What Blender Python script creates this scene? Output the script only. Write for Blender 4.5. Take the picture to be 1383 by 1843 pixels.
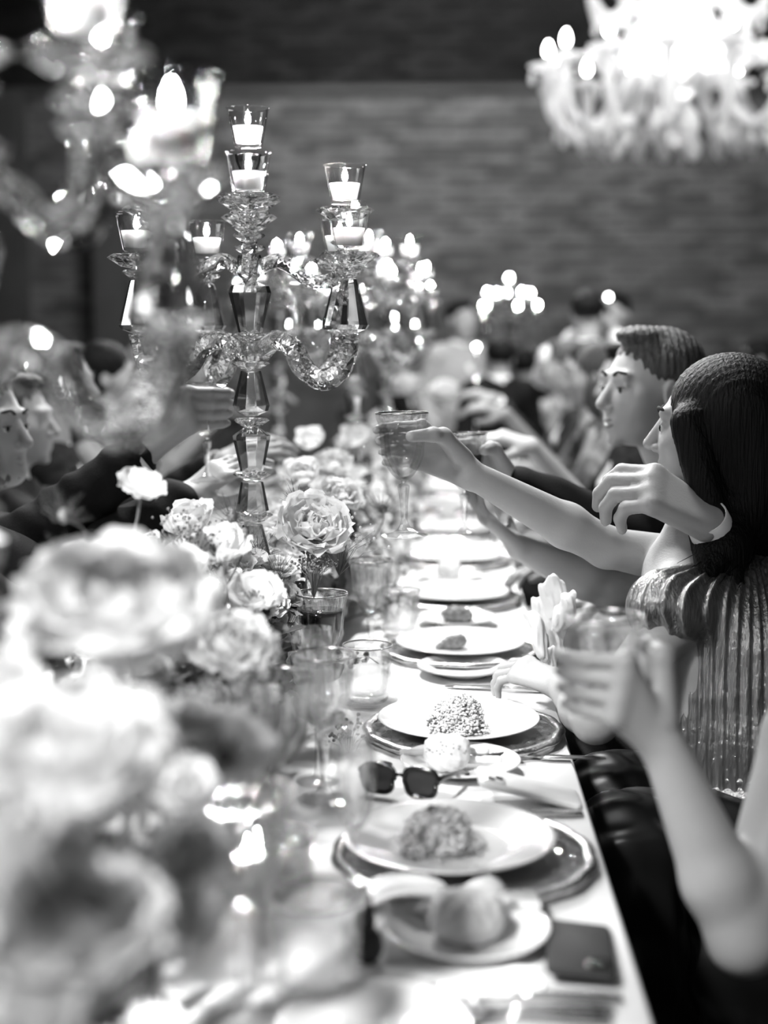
import bpy, math, random
import numpy as np
from mathutils import Vector, Matrix, noise
random.seed(7); np.random.seed(7)
for o in list(bpy.data.objects): bpy.data.objects.remove(o)
COL = bpy.context.scene.collection
SC = bpy.context.scene
PI = math.pi
R = math.radians
# ------------------------------------------------------------------ camera
PSI, PITCH, FPX = 0.041, R(7.15), 2560.0
CAM = Vector((0, 0, 1.42))
cR = Vector((math.cos(PSI), math.sin(PSI), 0))
cH = Vector((-math.sin(PSI), math.cos(PSI), 0))
cF = cH*math.cos(PITCH) - Vector((0, 0, 1))*math.sin(PITCH)
cU = cH*math.sin(PITCH) + Vector((0, 0, 1))*math.cos(PITCH)
cam_d = bpy.data.cameras.new('camera'); cam = bpy.data.objects.new('camera', cam_d); COL.objects.link(cam)
m3 = Matrix((cR, cU, -cF)).transposed()
cam.matrix_world = Matrix.Translation(CAM) @ m3.to_4x4()
cam_d.sensor_width = 36; cam_d.sensor_fit = 'AUTO'; cam_d.lens = 36*FPX/1843
cam_d.clip_start = .05; cam_d.clip_end = 60
cam_d.dof.use_dof = True; cam_d.dof.focus_distance = 2.45; cam_d.dof.aperture_fstop = 1.7
SC.camera = cam
# ------------------------------------------------------------------ world, lights, exposure
W = bpy.data.worlds.new('world'); SC.world = W; W.use_nodes = True
W.node_tree.nodes['Background'].inputs[0].default_value = (1, 1, 1, 1)
W.node_tree.nodes['Background'].inputs[1].default_value = .24
SC.view_settings.view_transform = 'Standard'; SC.view_settings.look = 'None'
SC.view_settings.gamma = 1; SC.view_settings.use_curve_mapping = False
SC.view_settings.exposure = 0.0
cy = SC.cycles
cy.max_bounces = 14; cy.transmission_bounces = 12; cy.transparent_max_bounces = 24; cy.diffuse_bounces = 5; cy.glossy_bounces = 5
cy.caustics_reflective = False; cy.caustics_refractive = False
cy.sample_clamp_indirect = 6; cy.use_denoising = True
def light(name, kind, loc, target, energy, size=.3, spot=60, blend=.6):
    d = bpy.data.lights.new(name, kind); d.energy = energy
    if kind == 'SPOT': d.spot_size = R(spot); d.spot_blend = blend; d.shadow_soft_size = size
    elif kind == 'AREA': d.size = size
    else: d.shadow_soft_size = size
    o = bpy.data.objects.new(name, d); COL.objects.link(o); o.location = loc
    if target is not None:
        o.rotation_euler = (Vector(target) - Vector(loc)).to_track_quat('-Z', 'Y').to_euler()
    return o
light('table_spot', 'SPOT', (-1.2, 6.2, 4.6), (-.1, 2.4, .8), 1050, .12, 50)
light('front_table_spot', 'SPOT', (-1.9, -.9, 4.0), (-.62, 1.45, .98), 2900, .25, 25, .8)
light('far_table_spot', 'SPOT', (-.6, 9.5, 4.8), (0, 5.5, .9), 900, .2, 60)
light('far_front_spot', 'SPOT', (.5, 3.0, 5.0), (.2, 5.6, .9), 1000, .2, 60)
light('room_spot', 'SPOT', (2.4, 3.4, 5.2), (1.2, 7.6, 1.3), 1700, .2, 50)
light('runner_spot', 'SPOT', (-.75, 3.9, 5.2), (-.32, 3.5, .9), 820, .2, 42)
light('added_side_area', 'AREA', (-3.6, 2.2, 3.3), (-.3, 2.4, 1.2), 42, 1.8)  # added out-of-frame area light, gives broad highlights on crystal and glassware
light('guest_spot', 'SPOT', (-.5, 4.2, 4.9), (.25, 2.75, 1.0), 400, .15, 26, .7)
light('wall_washer', 'AREA', (-.5, 11.0, 4.6), (.6, 14, 2.0), 150, 2.4)
light('room_glow', 'AREA', (1, 9.0, 5.6), (1, 8.9, 0), 110, 4)
# ------------------------------------------------------------------ pixel helpers (real depths)
def P(x, y, d):
    u = (x-691.5)/FPX; v = (y-921.5)/FPX
    return CAM + (cF + cR*u - cU*v)*d
def T(x, y, z=.752):
    u = (x-691.5)/FPX; v = (y-921.5)/FPX
    r = cF + cR*u - cU*v
    return CAM + r*((z-CAM.z)/r.z)
# ------------------------------------------------------------------ materials (black and white)
MATS = {}
def nt(name):
    m = bpy.data.materials.new(name); m.use_nodes = True; t = m.node_tree
    for n in list(t.nodes): t.nodes.remove(n)
    out = t.nodes.new('ShaderNodeOutputMaterial'); MATS[name] = m
    return m, t, out
def g(v): return (v, v, v, 1)
def mat(name, v, rough=.6, spec=.3, metal=0, var=0, vscale=20, bump=0, bscale=60, stretch=(1, 1, 1), sss=0, island=0, sheen=0, wave=0, wscale=40, coat=0):
    m, t, out = nt(name); N = t.nodes.new; L = t.links.new
    b = N('ShaderNodeBsdfPrincipled'); L(b.outputs[0], out.inputs[0])
    b.inputs['Base Color'].default_value = g(v); b.inputs['Roughness'].default_value = rough
    b.inputs['Specular IOR Level'].default_value = spec; b.inputs['Metallic'].default_value = metal
    b.inputs['Coat Weight'].default_value = coat
    if sheen: b.inputs['Sheen Weight'].default_value = sheen
    if sss: b.inputs['Subsurface Weight'].default_value = sss; b.inputs['Subsurface Scale'].default_value = .01; b.inputs['Subsurface Radius'].default_value = (1, 1, 1)
    tc = N('ShaderNodeTexCoord'); mp = N('ShaderNodeMapping'); mp.inputs['Scale'].default_value = stretch; L(tc.outputs['Object'], mp.inputs[0])
    if var or island:
        n = N('ShaderNodeTexNoise'); n.inputs['Scale'].default_value = vscale; n.inputs['Detail'].default_value = 4; L(mp.outputs[0], n.inputs['Vector'])
        mr = N('ShaderNodeMapRange'); mr.inputs[1].default_value = .24; mr.inputs[2].default_value = .7
        mr.inputs[3].default_value = v*(1-var); mr.inputs[4].default_value = min(.95, v*(1+var)); L(n.outputs[0], mr.inputs[0])
        src = mr.outputs[0]
        if island:
            ge = N('ShaderNodeNewGeometry'); oi = N('ShaderNodeObjectInfo'); ad = N('ShaderNodeMath'); ad.operation = 'ADD'
            L(ge.outputs['Random Per Island'], ad.inputs[0]); L(oi.outputs['Random'], ad.inputs[1])
            fr = N('ShaderNodeMath'); fr.operation = 'FRACT'; L(ad.outputs[0], fr.inputs[0])
            m2 = N('ShaderNodeMapRange'); m2.inputs[3].default_value = 1-island; m2.inputs[4].default_value = 1+island; L(fr.outputs[0], m2.inputs[0])
            mu = N('ShaderNodeMath'); mu.operation = 'MULTIPLY'; L(src, mu.inputs[0]); L(m2.outputs[0], mu.inputs[1]); src = mu.outputs[0]
        L(src, b.inputs['Base Color'])
    if bump:
        n = N('ShaderNodeTexNoise'); n.inputs['Scale'].default_value = bscale; n.inputs['Detail'].default_value = 5; L(mp.outputs[0], n.inputs['Vector'])
        bp = N('ShaderNodeBump'); bp.inputs['Strength'].default_value = bump; bp.inputs['Distance'].default_value = .01
        h = n.outputs[0]
        L(h, bp.inputs['Height']); L(bp.outputs[0], b.inputs['Normal'])
    return m
def petal_mat(name, v, tr=.35):
    m, t, out = nt(name); N = t.nodes.new; L = t.links.new
    d = N('ShaderNodeBsdfDiffuse'); tl = N('ShaderNodeBsdfTranslucent'); mx = N('ShaderNodeMixShader'); mx.inputs[0].default_value = tr
    tc = N('ShaderNodeTexCoord'); n = N('ShaderNodeTexNoise'); n.inputs['Scale'].default_value = 6; L(tc.outputs['Object'], n.inputs['Vector'])
    oi = N('ShaderNodeObjectInfo')
    mr = N('ShaderNodeMapRange'); mr.inputs[3].default_value = v*.86; mr.inputs[4].default_value = min(.93, v*1.08); L(n.outputs[0], mr.inputs[0])
    m2 = N('ShaderNodeMapRange'); m2.inputs[3].default_value = .88; m2.inputs[4].default_value = 1; L(oi.outputs['Random'], m2.inputs[0])
    mu = N('ShaderNodeMath'); mu.operation = 'MULTIPLY'; L(mr.outputs[0], mu.inputs[0]); L(m2.outputs[0], mu.inputs[1])
    for s in (d, tl): L(mu.outputs[0], s.inputs[0])
    L(d.outputs[0], mx.inputs[1]); L(tl.outputs[0], mx.inputs[2]); L(mx.outputs[0], out.inputs[0])
    return m
def glass_mat(name, tfac, tint=.98, ior=1.5, gtint=1.0, milky=0):
    """clear glass: part refracting, part straight through (thin walls)"""
    m, t, out = nt(name); N = t.nodes.new; L = t.links.new
    gl = N('ShaderNodeBsdfGlass'); gl.inputs['IOR'].default_value = ior; gl.inputs['Roughness'].default_value = 0; gl.inputs[0].default_value = g(gtint)
    tr = N('ShaderNodeBsdfTransparent'); tr.inputs[0].default_value = g(tint)
    mx = N('ShaderNodeMixShader'); mx.inputs[0].default_value = tfac
    L(gl.outputs[0], mx.inputs[1]); L(tr.outputs[0], mx.inputs[2]); last = mx
    if milky:
        d = N('ShaderNodeBsdfDiffuse'); d.inputs[0].default_value = g(.9); tl = N('ShaderNodeBsdfTranslucent'); tl.inputs[0].default_value = g(.9)
        m1 = N('ShaderNodeMixShader'); m1.inputs[0].default_value = .5; L(d.outputs[0], m1.inputs[1]); L(tl.outputs[0], m1.inputs[2])
        m2 = N('ShaderNodeMixShader'); m2.inputs[0].default_value = milky; L(mx.outputs[0], m2.inputs[1]); L(m1.outputs[0], m2.inputs[2]); last = m2
    L(last.outputs[0], out.inputs[0])
    return m
def emit_mat(name, s):
    m, t, out = nt(name); e = t.nodes.new('ShaderNodeEmission'); e.inputs[1].default_value = s; t.links.new(e.outputs[0], out.inputs[0]); return m
def thin_mat(name):
    m, t, out = nt(name); N = t.nodes.new; L = t.links.new
    gl = N('ShaderNodeBsdfGlossy'); gl.inputs['Roughness'].default_value = .02
    tr = N('ShaderNodeBsdfTransparent'); tr.inputs[0].default_value = g(.97)
    fr = N('ShaderNodeLayerWeight'); fr.inputs[0].default_value = .5
    pw = N('ShaderNodeMath'); pw.operation = 'POWER'; pw.inputs[1].default_value = 3; L(fr.outputs['Facing'], pw.inputs[0])
    ma = N('ShaderNodeMath'); ma.operation = 'MULTIPLY_ADD'; ma.inputs[1].default_value = .6; ma.inputs[2].default_value = .04; L(pw.outputs[0], ma.inputs[0])
    mx = N('ShaderNodeMixShader'); L(ma.outputs[0], mx.inputs[0]); L(tr.outputs[0], mx.inputs[1]); L(gl.outputs[0], mx.inputs[2]); L(mx.outputs[0], out.inputs[0])
    return m
M_linen = mat('white_linen', .74, .85, .1, var=.04, vscale=9, bump=.12, bscale=300)
M_napkin = mat('napkin_linen', .85, .8, .1, bump=.1, bscale=200)
M_china = mat('white_china', .7, .12, .5, coat=.3)
M_silver = mat('silver', .75, .18, .5, metal=1)
M_gold = mat('gilt_rim', .35, .25, .5, metal=1)
M_gilt = mat('gilt_charger_rim', .6, .22, .5, metal=1, bump=.25, bscale=120)
M_crystal = glass_mat('cut_crystal', .14, 1, 1.52)
M_thin = thin_mat('thin_glass')
M_glass = glass_mat('drinking_glass', .74, 1, 1.45)
M_charger = glass_mat('charger_glass', .72, .95, 1.4)
M_milky = glass_mat('chandelier_glass', .35, .97, 1.4, milky=.75)
M_water = glass_mat('water', .88, 1, 1.33)
M_redwine = mat('red_wine', .006, .05, .5)
M_flame = emit_mat('flame', 900)
M_bulb = emit_mat('bulb', 38)
M_flash = emit_mat('small_lamp', 30)
M_wax = mat('wax', .9, .4, .3, sss=.6)
M_petal = petal_mat('white_petal', .92, .45)
M_petal2 = petal_mat('cream_petal', .82, .4)
M_petal3 = petal_mat('grey_pink_petal', .6, .4)
M_fcentre = mat('flower_centre', .16, .9, .1, var=.4, vscale=200)
M_leaf = mat('dark_leaf', .05, .5, .4, var=.4, vscale=30)
M_leaf2 = mat('mid_leaf', .16, .5, .4, var=.4, vscale=30)
M_stem = mat('stem', .2, .6, .3)
M_darkstem = mat('dark_stem', .05, .6, .3)
M_skin = mat('skin', .4, .5, .35, var=.05, vscale=12, bump=.08, bscale=260, sss=.12)
M_skin_dim = mat('dimmed_skin', .3, .5, .35, var=.06, vscale=12, bump=.08, bscale=260, sss=.1)  # skin darkened in its base colour to stand in for dimmer light
M_hair = mat('black_hair', .004, .5, .15, bump=.5, bscale=90, stretch=(3, 3, .2))
M_hair2 = mat('brown_hair', .05, .45, .5, var=.5, vscale=60, bump=.8, bscale=80, stretch=(3, 3, .3))
M_hair3 = mat('blond_hair', .28, .45, .5, var=.4, vscale=60, bump=.8, bscale=80, stretch=(3, 3, .3))
M_suit = mat('black_wool', .008, .85, .12, bump=.2, bscale=300)
M_suit2 = mat('charcoal_wool', .03, .85, .12, bump=.2, bscale=300)
M_shirt = mat('white_shirt', .75, .8, .1)
M_jacket = mat('white_dinner_jacket', .7, .8, .1)
M_jacket2 = mat('light_grey_jacket', .32, .8, .1)
M_dressg = mat('grey_dress', .22, .6, .3, var=.3, vscale=12)
M_dressb = mat('black_satin', .008, .38, .4)
M_lame = mat('metallic_pleats', .34, .3, .5, metal=.85, var=.35, vscale=40, bump=.35, bscale=110, stretch=(2.4, 2.4, .35))
M_lip = mat('lip', .22, .4, .4); M_brow = mat('eyebrow', .05, .8, .1); M_eye = mat('eye_white', .5, .2, .5); M_iris = mat('iris', .01, .1, .5); M_shoe = mat('black_shoe', .01, .2, .5)
M_black = mat('black_plastic', .006, .12, .5); M_lens = mat('dark_lens', .015, .05, .6)
M_phone = mat('black_phone', .025, .6, .2); M_phonew = mat('white_phone', .7, .3, .4)
M_bread = mat('bread', .54, .7, .2, var=.25, vscale=25, bump=.4, bscale=50)
M_rice = mat('risotto', .5, .5, .3, island=.2, var=.1)
M_herb = mat('herb', .04, .5, .3, var=.5); M_meat = mat('cooked_morsel', .2, .6, .3, var=.5, vscale=60, bump=.8, bscale=80)
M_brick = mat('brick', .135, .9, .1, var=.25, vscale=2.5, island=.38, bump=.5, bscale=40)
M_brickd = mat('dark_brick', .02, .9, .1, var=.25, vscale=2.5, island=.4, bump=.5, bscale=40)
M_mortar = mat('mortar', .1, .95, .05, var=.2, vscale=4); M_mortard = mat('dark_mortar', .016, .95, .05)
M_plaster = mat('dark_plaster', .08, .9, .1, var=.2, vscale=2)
M_floor = mat('dark_floor', .02, .4, .3, var=.3, vscale=3)
M_wood = mat('black_wood', .008, .35, .4)
M_vase = mat('dull_metal', .2, .35, .5, metal=1)
# ------------------------------------------------------------------ mesh helpers
class MB:
    def __init__(s): s.v = []; s.f = []
    def add(s, v, f, M=None):
        n = len(s.v)
        if M is not None: v = [tuple(M @ Vector(p)) for p in v]
        s.v += [tuple(p) for p in v]; s.f += [tuple(i+n for i in q) for q in f]; return s
    def mesh(s, name, smooth=True):
        me = bpy.data.meshes.new(name); me.from_pydata(s.v, [], s.f); me.update()
        if smooth: me.polygons.foreach_set('use_smooth', [True]*len(me.polygons))
        return me
def ob(name, me, m=None, parent=None, loc=None, rot=None, scale=None, label=None, cat=None, group=None, kind=None):
    if isinstance(me, MB): me = me.mesh(name)
    o = bpy.data.objects.new(name, me); COL.objects.link(o)
    if m is not None and me is not None and not me.materials: me.materials.append(m)
    if parent is not None: o.parent = parent
    if loc is not None: o.location = loc
    if rot is not None: o.rotation_euler = rot
    if scale is not None: o.scale = (scale,)*3 if isinstance(scale, (int, float)) else scale
    return tag(o, label, cat, group, kind)
def tag(o, label=None, cat=None, group=None, kind=None):
    if label: o['label'] = label
    if cat: o['category'] = cat
    if group: o['group'] = group
    if kind: o['kind'] = kind
    return o
def thing(name, label, cat, loc=(0, 0, 0), rot=(0, 0, 0), group=None, scale=None):
    return ob(name, None, None, None, loc, rot, scale, label, cat, group)
def kids(o): return [c for c in KID.get(o.name, [])]
def dup(root, loc=None, rot=None, scale=None, label=None, group=None):
    def cp(o, par):
        c = o.copy(); COL.objects.link(c)
        if par is not None:
            c.parent = par; c.matrix_parent_inverse = o.matrix_parent_inverse.copy()
        for ch in o.children: cp(ch, c)
        return c
    r = cp(root, None)
    if loc is not None: r.location = loc
    if rot is not None: r.rotation_euler = rot
    if scale is not None: r.scale = (scale,)*3 if isinstance(scale, (int, float)) else scale
    if label: r['label'] = label
    if group: r['group'] = group
    elif 'group' in r.keys(): del r['group']
    return r
def lathe(prof, n=32, mod=None, close=False):
    v = []; f = []; m = len(prof)
    for i, (r, z) in enumerate(prof):
        for k in range(n):
            a = 2*PI*k/n; q = r*(mod(a, i/(m-1), i) if mod else 1)
            v.append((q*math.cos(a), q*math.sin(a), z))
    for i in range(m-1):
        for k in range(n):
            a, b = i*n+k, i*n+(k+1) % n
            f.append((a, b, b+n, a+n))
    if close:
        f.append(tuple(reversed(range(n)))); f.append(tuple(range((m-1)*n, m*n)))
    return v, f
def box(a, b):
    (x0, y0, z0), (x1, y1, z1) = a, b
    v = [(x0, y0, z0), (x1, y0, z0), (x1, y1, z0), (x0, y1, z0), (x0, y0, z1), (x1, y0, z1), (x1, y1, z1), (x0, y1, z1)]
    return v, [(0, 3, 2, 1), (4, 5, 6, 7), (0, 1, 5, 4), (1, 2, 6, 5), (2, 3, 7, 6), (3, 0, 4, 7)]
def smooth_path(pts, k=4):
    pts = [Vector(p) for p in pts]; out = []
    for i in range(len(pts)-1):
        p0 = pts[max(i-1, 0)]; p1 = pts[i]; p2 = pts[i+1]; p3 = pts[min(i+2, len(pts)-1)]
        for j in range(k):
            t = j/k
            out.append(.5*((2*p1)+(p2-p0)*t+(2*p0-5*p1+4*p2-p3)*t*t+(3*p1-p0-3*p2+p3)*t**3))
    return out+[pts[-1]]
def tube(pts, rad, n=8, flute=0, twist=0):
    pts = [Vector(p) for p in pts]; m = len(pts); v = []; f = []
    if not isinstance(rad, (list, tuple)): rad = [rad]*m
    elif len(rad) == 2: rad = [rad[0]+(rad[1]-rad[0])*i/(m-1) for i in range(m)]
    t0 = (pts[1]-pts[0]).normalized(); up = Vector((0, 0, 1)) if abs(t0.z) < .9 else Vector((1, 0, 0))
    a = t0.cross(up).normalized()
    for i in range(m):
        t = (pts[min(i+1, m-1)]-pts[max(i-1, 0)]).normalized()
        a = (a - t*a.dot(t)).normalized(); b = t.cross(a)
        for k in range(n):
            th = 2*PI*k/n + twist*i; r = rad[i]*(1+(flute if k % 2 else -flute))
            v.append(tuple(pts[i]+a*(r*math.cos(th))+b*(r*math.sin(th))))
    for i in range(m-1):
        for k in range(n):
            p, q = i*n+k, i*n+(k+1) % n
            f.append((p, q, q+n, p+n))
    f.append(tuple(reversed(range(n)))); f.append(tuple(range((m-1)*n, m*n)))
    return v, f
def ball(c, r, n=10, m=6):
    rr = r if isinstance(r, (tuple, list)) else (r, r, r); v = []; f = []
    v.append((c[0], c[1], c[2]-rr[2]))
    for i in range(1, m):
        a = -PI/2+PI*i/m
        for k in range(n):
            t = 2*PI*k/n; v.append((c[0]+rr[0]*math.cos(a)*math.cos(t), c[1]+rr[1]*math.cos(a)*math.sin(t), c[2]+rr[2]*math.sin(a)))
    v.append((c[0], c[1], c[2]+rr[2])); top = len(v)-1
    for k in range(n): f.append((0, 1+(k+1) % n, 1+k)); f.append((top, top-n+k, top-n+(k+1) % n))
    for i in range(m-2):
        for k in range(n):
            a = 1+i*n+k; b = 1+i*n+(k+1) % n; f.append((a, b, b+n, a+n))
    return v, f
def rbox(sx, sy, sz, r=.01, n=5):
    """rounded slab (rounded corners in plan, softened edges)"""
    v = []; f = []; out = []
    for cx, cyy, a0 in ((sx/2-r, sy/2-r, 0), (-sx/2+r, sy/2-r, PI/2), (-sx/2+r, -sy/2+r, PI), (sx/2-r, -sy/2+r, 1.5*PI)):
        for k in range(n+1):
            a = a0+PI/2*k/n; out.append((cx, cyy, math.cos(a), math.sin(a)))
    e = min(sz*.3, r*.5)
    lay = [(r-e, 0), (r, e), (r, sz-e), (r-e, sz)]
    for rr, z in lay:
        for cx, cyy, c, s in out: v.append((cx+c*rr, cyy+s*rr, z))
    m = len(out)
    for i in range(3):
        for k in range(m):
            a, b = i*m+k, i*m+(k+1) % m; f.append((a, b, b+m, a+m))
    f.append(tuple(reversed(range(m)))); f.append(tuple(range(3*m, 4*m)))
    return v, f
# ------------------------------------------------------------------ signed distance body builder
def cap(a, b, r0, r1=None, k=.012, sub=False): return ('c', np.array(a, dtype=np.float32), np.array(b, dtype=np.float32), r0, r1 if r1 is not None else r0, k, sub)
def ell(c, r, k=.012, M=None, sub=False):
    if isinstance(r, (int, float)): r = (r, r, r)
    return ('e', np.array(c, dtype=np.float32), np.array(r, dtype=np.float32), None if M is None else np.array(M, dtype=np.float32), 0, k, sub)
def sdf_mesh(name, prims, vox, disp=None, cut=None):
    los = []; his = []
    for p in prims:
        if p[6]: continue
        if p[0] == 'c': r = max(p[3], p[4]); los.append(np.minimum(p[1], p[2])-r); his.append(np.maximum(p[1], p[2])+r)
        else: r = max(p[2]); los.append(p[1]-r); his.append(p[1]+r)
    lo = np.min(los, 0)-vox*4-.01; hi = np.max(his, 0)+vox*4+.01
    if cut is not None: lo = np.maximum(lo, cut[0]); hi = np.minimum(hi, cut[1])
    dim = np.ceil((hi-lo)/vox).astype(int)+1
    G = np.full(dim, 9.0, dtype=np.float32)
    ax = [lo[i]+vox*np.arange(dim[i], dtype=np.float32) for i in range(3)]
    for p in prims:
        k = p[5]
        if p[0] == 'c': r = max(p[3], p[4]); a = np.minimum(p[1], p[2])-r; b = np.maximum(p[1], p[2])+r
        else: r = max(p[2]); a = p[1]-r; b = p[1]+r
        mg = vox*3+k+.012
        i0 = np.clip(np.floor((a-mg-lo)/vox).astype(int), 0, dim-1); i1 = np.clip(np.ceil((b+mg-lo)/vox).astype(int)+1, 1, dim)
        if np.any(i1 <= i0): continue
        X, Y, Z = np.meshgrid(ax[0][i0[0]:i1[0]], ax[1][i0[1]:i1[1]], ax[2][i0[2]:i1[2]], indexing='ij')
        if p[0] == 'c':
            d = p[2]-p[1]; L2 = float(d@d)+1e-9
            qx, qy, qz = X-p[1][0], Y-p[1][1], Z-p[1][2]
            t = np.clip((qx*d[0]+qy*d[1]+qz*d[2])/L2, 0, 1)
            D = np.sqrt((qx-t*d[0])**2+(qy-t*d[1])**2+(qz-t*d[2])**2)-(p[3]+(p[4]-p[3])*t)
        else:
            q = np.stack([X-p[1][0], Y-p[1][1], Z-p[1][2]], -1)
            if p[3] is not None: q = q@p[3]
            s = q/p[2]; k0 = np.sqrt((s*s).sum(-1)); k1 = np.sqrt(((s/p[2])**2).sum(-1))+1e-6
            D = k0*(k0-1)/k1
        sl = (slice(i0[0], i1[0]), slice(i0[1], i1[1]), slice(i0[2], i1[2])); A = G[sl]
        if p[6]:
            D = -D; h = np.clip(.5-.5*(D-A)/k, 0, 1) if k > 0 else 0
            h = np.clip(.5-.5*(A-D)/k, 0, 1); G[sl] = A+(D-A)*h+k*h*(1-h)
        else:
            h = np.clip(.5+.5*(A-D)/k, 0, 1); G[sl] = A+(D-A)*h-k*h*(1-h)
    G = np.minimum(G, 1.0)
    if disp is not None:
        X, Y, Z = np.meshgrid(*ax, indexing='ij'); near = np.abs(G) < .04
        G[near] += disp(X[near], Y[near], Z[near]).astype(np.float32)
    G[0] = G[-1] = 1; G[:, 0] = G[:, -1] = 1; G[:, :, 0] = G[:, :, -1] = 1
    ins = G < 0
    c = [(i, j, k) for i in (0, 1) for j in (0, 1) for k in (0, 1)]
    n = np.array(dim)-1
    cnt = np.zeros(n, dtype=np.int8)
    for i, j, k in c: cnt += ins[i:n[0]+i, j:n[1]+j, k:n[2]+k]
    act = (cnt > 0) & (cnt < 8); I = np.argwhere(act)
    idx = np.full(n, -1, dtype=np.int64); idx[act] = np.arange(len(I))
    vals = {cc: G[I[:, 0]+cc[0], I[:, 1]+cc[1], I[:, 2]+cc[2]] for cc in c}
    acc = np.zeros((len(I), 3)); w = np.zeros(len(I))
    for a in c:
        for axis in range(3):
            if a[axis]: continue
            b = list(a); b[axis] = 1; b = tuple(b)
            va, vb = vals[a], vals[b]; cr = (va < 0) != (vb < 0)
            t = np.where(cr, va/(va-vb+1e-12*(va == vb)), 0)
            for q in range(3): acc[:, q] += np.where(cr, a[q]+(t if q == axis else 0), 0)
            w += cr
    V = (I+acc/w[:, None])*vox+lo
    F = []
    for axis in range(3):
        o1, o2 = (axis+1) % 3, (axis+2) % 3
        s0 = [slice(0, None)]*3; s1 = [slice(0, None)]*3; s0[axis] = slice(0, -1); s1[axis] = slice(1, None)
        a = ins[tuple(s0)]; b = ins[tuple(s1)]; E = np.argwhere(a != b); sg = a[E[:, 0], E[:, 1], E[:, 2]]
        ok = (E[:, o1] > 0) & (E[:, o2] > 0) & (E[:, o1] < n[o1]) & (E[:, o2] < n[o2]); E = E[ok]; sg = sg[ok]
        def cell(d1, d2):
            Q = E.copy(); Q[:, o1] -= d1; Q[:, o2] -= d2; return idx[Q[:, 0], Q[:, 1], Q[:, 2]]
        q = np.stack([cell(1, 1), cell(0, 1), cell(0, 0), cell(1, 0)], 1)
        q[~sg] = q[~sg][:, ::-1]; F.append(q)
    F = np.concatenate(F)
    me = bpy.data.meshes.new(name); me.vertices.add(len(V)); me.vertices.foreach_set('co', V.astype(np.float32).ravel())
    me.loops.add(len(F)*4); me.polygons.add(len(F)); me.loops.foreach_set('vertex_index', F.ravel().astype(np.int32))
    me.polygons.foreach_set('loop_start', np.arange(0, len(F)*4, 4, dtype=np.int32))
    me.polygons.foreach_set('use_smooth', np.ones(len(F), dtype=bool)); me.update(calc_edges=True); me.validate()
    return me
# ================================================================== the room
def struct(name, v_f, m):
    me = MB().add(*v_f).mesh(name, False); return ob(name, me, m, kind='structure')
XL, XR, YB, YF, ZC = -6.5, 6.5, 14.0, -3.0, 6.6
struct('floor', box((XL, YF, -.1), (XR, YB, 0)), M_floor)
struct('ceiling', box((XL, YF, ZC), (XR, YB+.3, ZC+.1)), M_plaster)
wl = struct('wall_left', box((XL-.2, YF, 0), (XL, YB+.3, ZC)), M_plaster)
wr = struct('wall_right', box((XR, YF, 0), (XR+.2, YB+.3, ZC)), M_plaster)
ZL = P(691, 176, 14).z
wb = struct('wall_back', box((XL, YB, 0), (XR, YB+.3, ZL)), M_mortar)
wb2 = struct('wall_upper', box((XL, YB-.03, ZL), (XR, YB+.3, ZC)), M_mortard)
def bricks(parent, y, z0, z1, m, x0=-5.2, x1=4.4, maxn=300, cx=0, cz=2.2):
    lst = []
    k = 0; z = z0
    while z+.066 < z1:
        x = x0 + (.13 if k % 2 else 0)
        while x < x1: lst.append((x+.12, z+.033)); x += .25
        z += .076; k += 1
    lst.sort(key=lambda p: abs(p[0]-cx)+abs(p[1]-cz)*1.3)
    rnd = random.Random(3)
    mes = [MB().add(*box((-.1185, -.012-d, -.033), (.1185, .004, .033))).mesh('brick', False) for d in (0, .003, .006)]
    for x, zz in lst[:maxn]: ob('brick', mes[rnd.randrange(3)], m, parent, (x, y, zz))
    mb = MB()
    for x, zz in lst[maxn:]:
        d = rnd.choice((0, .003, .006)); mb.add(*box((x-.1185, y-.012-d, zz-.033), (x+.1185, y+.004, zz+.033)))
    ob('brickwork', mb.mesh('brickwork', False), m, parent, kind='stuff')
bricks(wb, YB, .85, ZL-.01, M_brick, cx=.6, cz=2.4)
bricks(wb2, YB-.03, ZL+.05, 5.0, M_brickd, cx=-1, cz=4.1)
struct('trim_1', box((XL, YB-.07, ZL-.02), (XR, YB, ZL+.045)), M_plaster)
for i, (a, b) in enumerate(((0, 52), (178, 236))):
    xa = P(a, 500, 13.9).x; xb = P(b, 500, 13.9).x
    struct('trim_%d' % (i+2), box((xa, YB-.28, 0), (xb, YB, ZL)), M_plaster)
# ================================================================== table and cloth
TX0, TX1, TY0, TY1, TZ = -.88, .214, .62, 7.15, .75
tb = thing('banquet_table', 'long banquet table hidden under the white cloth', 'table', ((TX0+TX1)/2, 4, 0))
def loc(o, v): return (v[0]-o.location.x, v[1]-o.location.y, v[2]-o.location.z)
ob('tabletop', MB().add(*box((TX0+.012, TY0+.012, .705), (TX1-.012, TY1-.012, .742))).mesh('tabletop', False), M_wood, tb, (-tb.location.x, -tb.location.y, 0))
lm = MB().add(*tube([(0, 0, 0), (0, 0, .705)], .025, 8)).mesh('leg')
for yy in (1.0, 2.9, 4.9, 6.9):
    for xx in (TX0+.2, TX1-.2): ob('leg', lm, M_wood, tb, loc(tb, (xx, yy, 0)))
mb = MB(); ny = 360; prof = []
def skirt(s, y):  # s: arc profile index
    return 0
cols = [(-1, .36), (-1, .42), (-1, .5), (-1, .6), (-1, .7), (-1, .735), (-.985, .749), (-.5, .75), (0, .75), (.5, .75), (.985, .749), (1, .735), (1, .7), (1, .6), (1, .5), (1, .42), (1, .36)]
xm, hw = (TX0+TX1)/2, (TX1-TX0)/2
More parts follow.
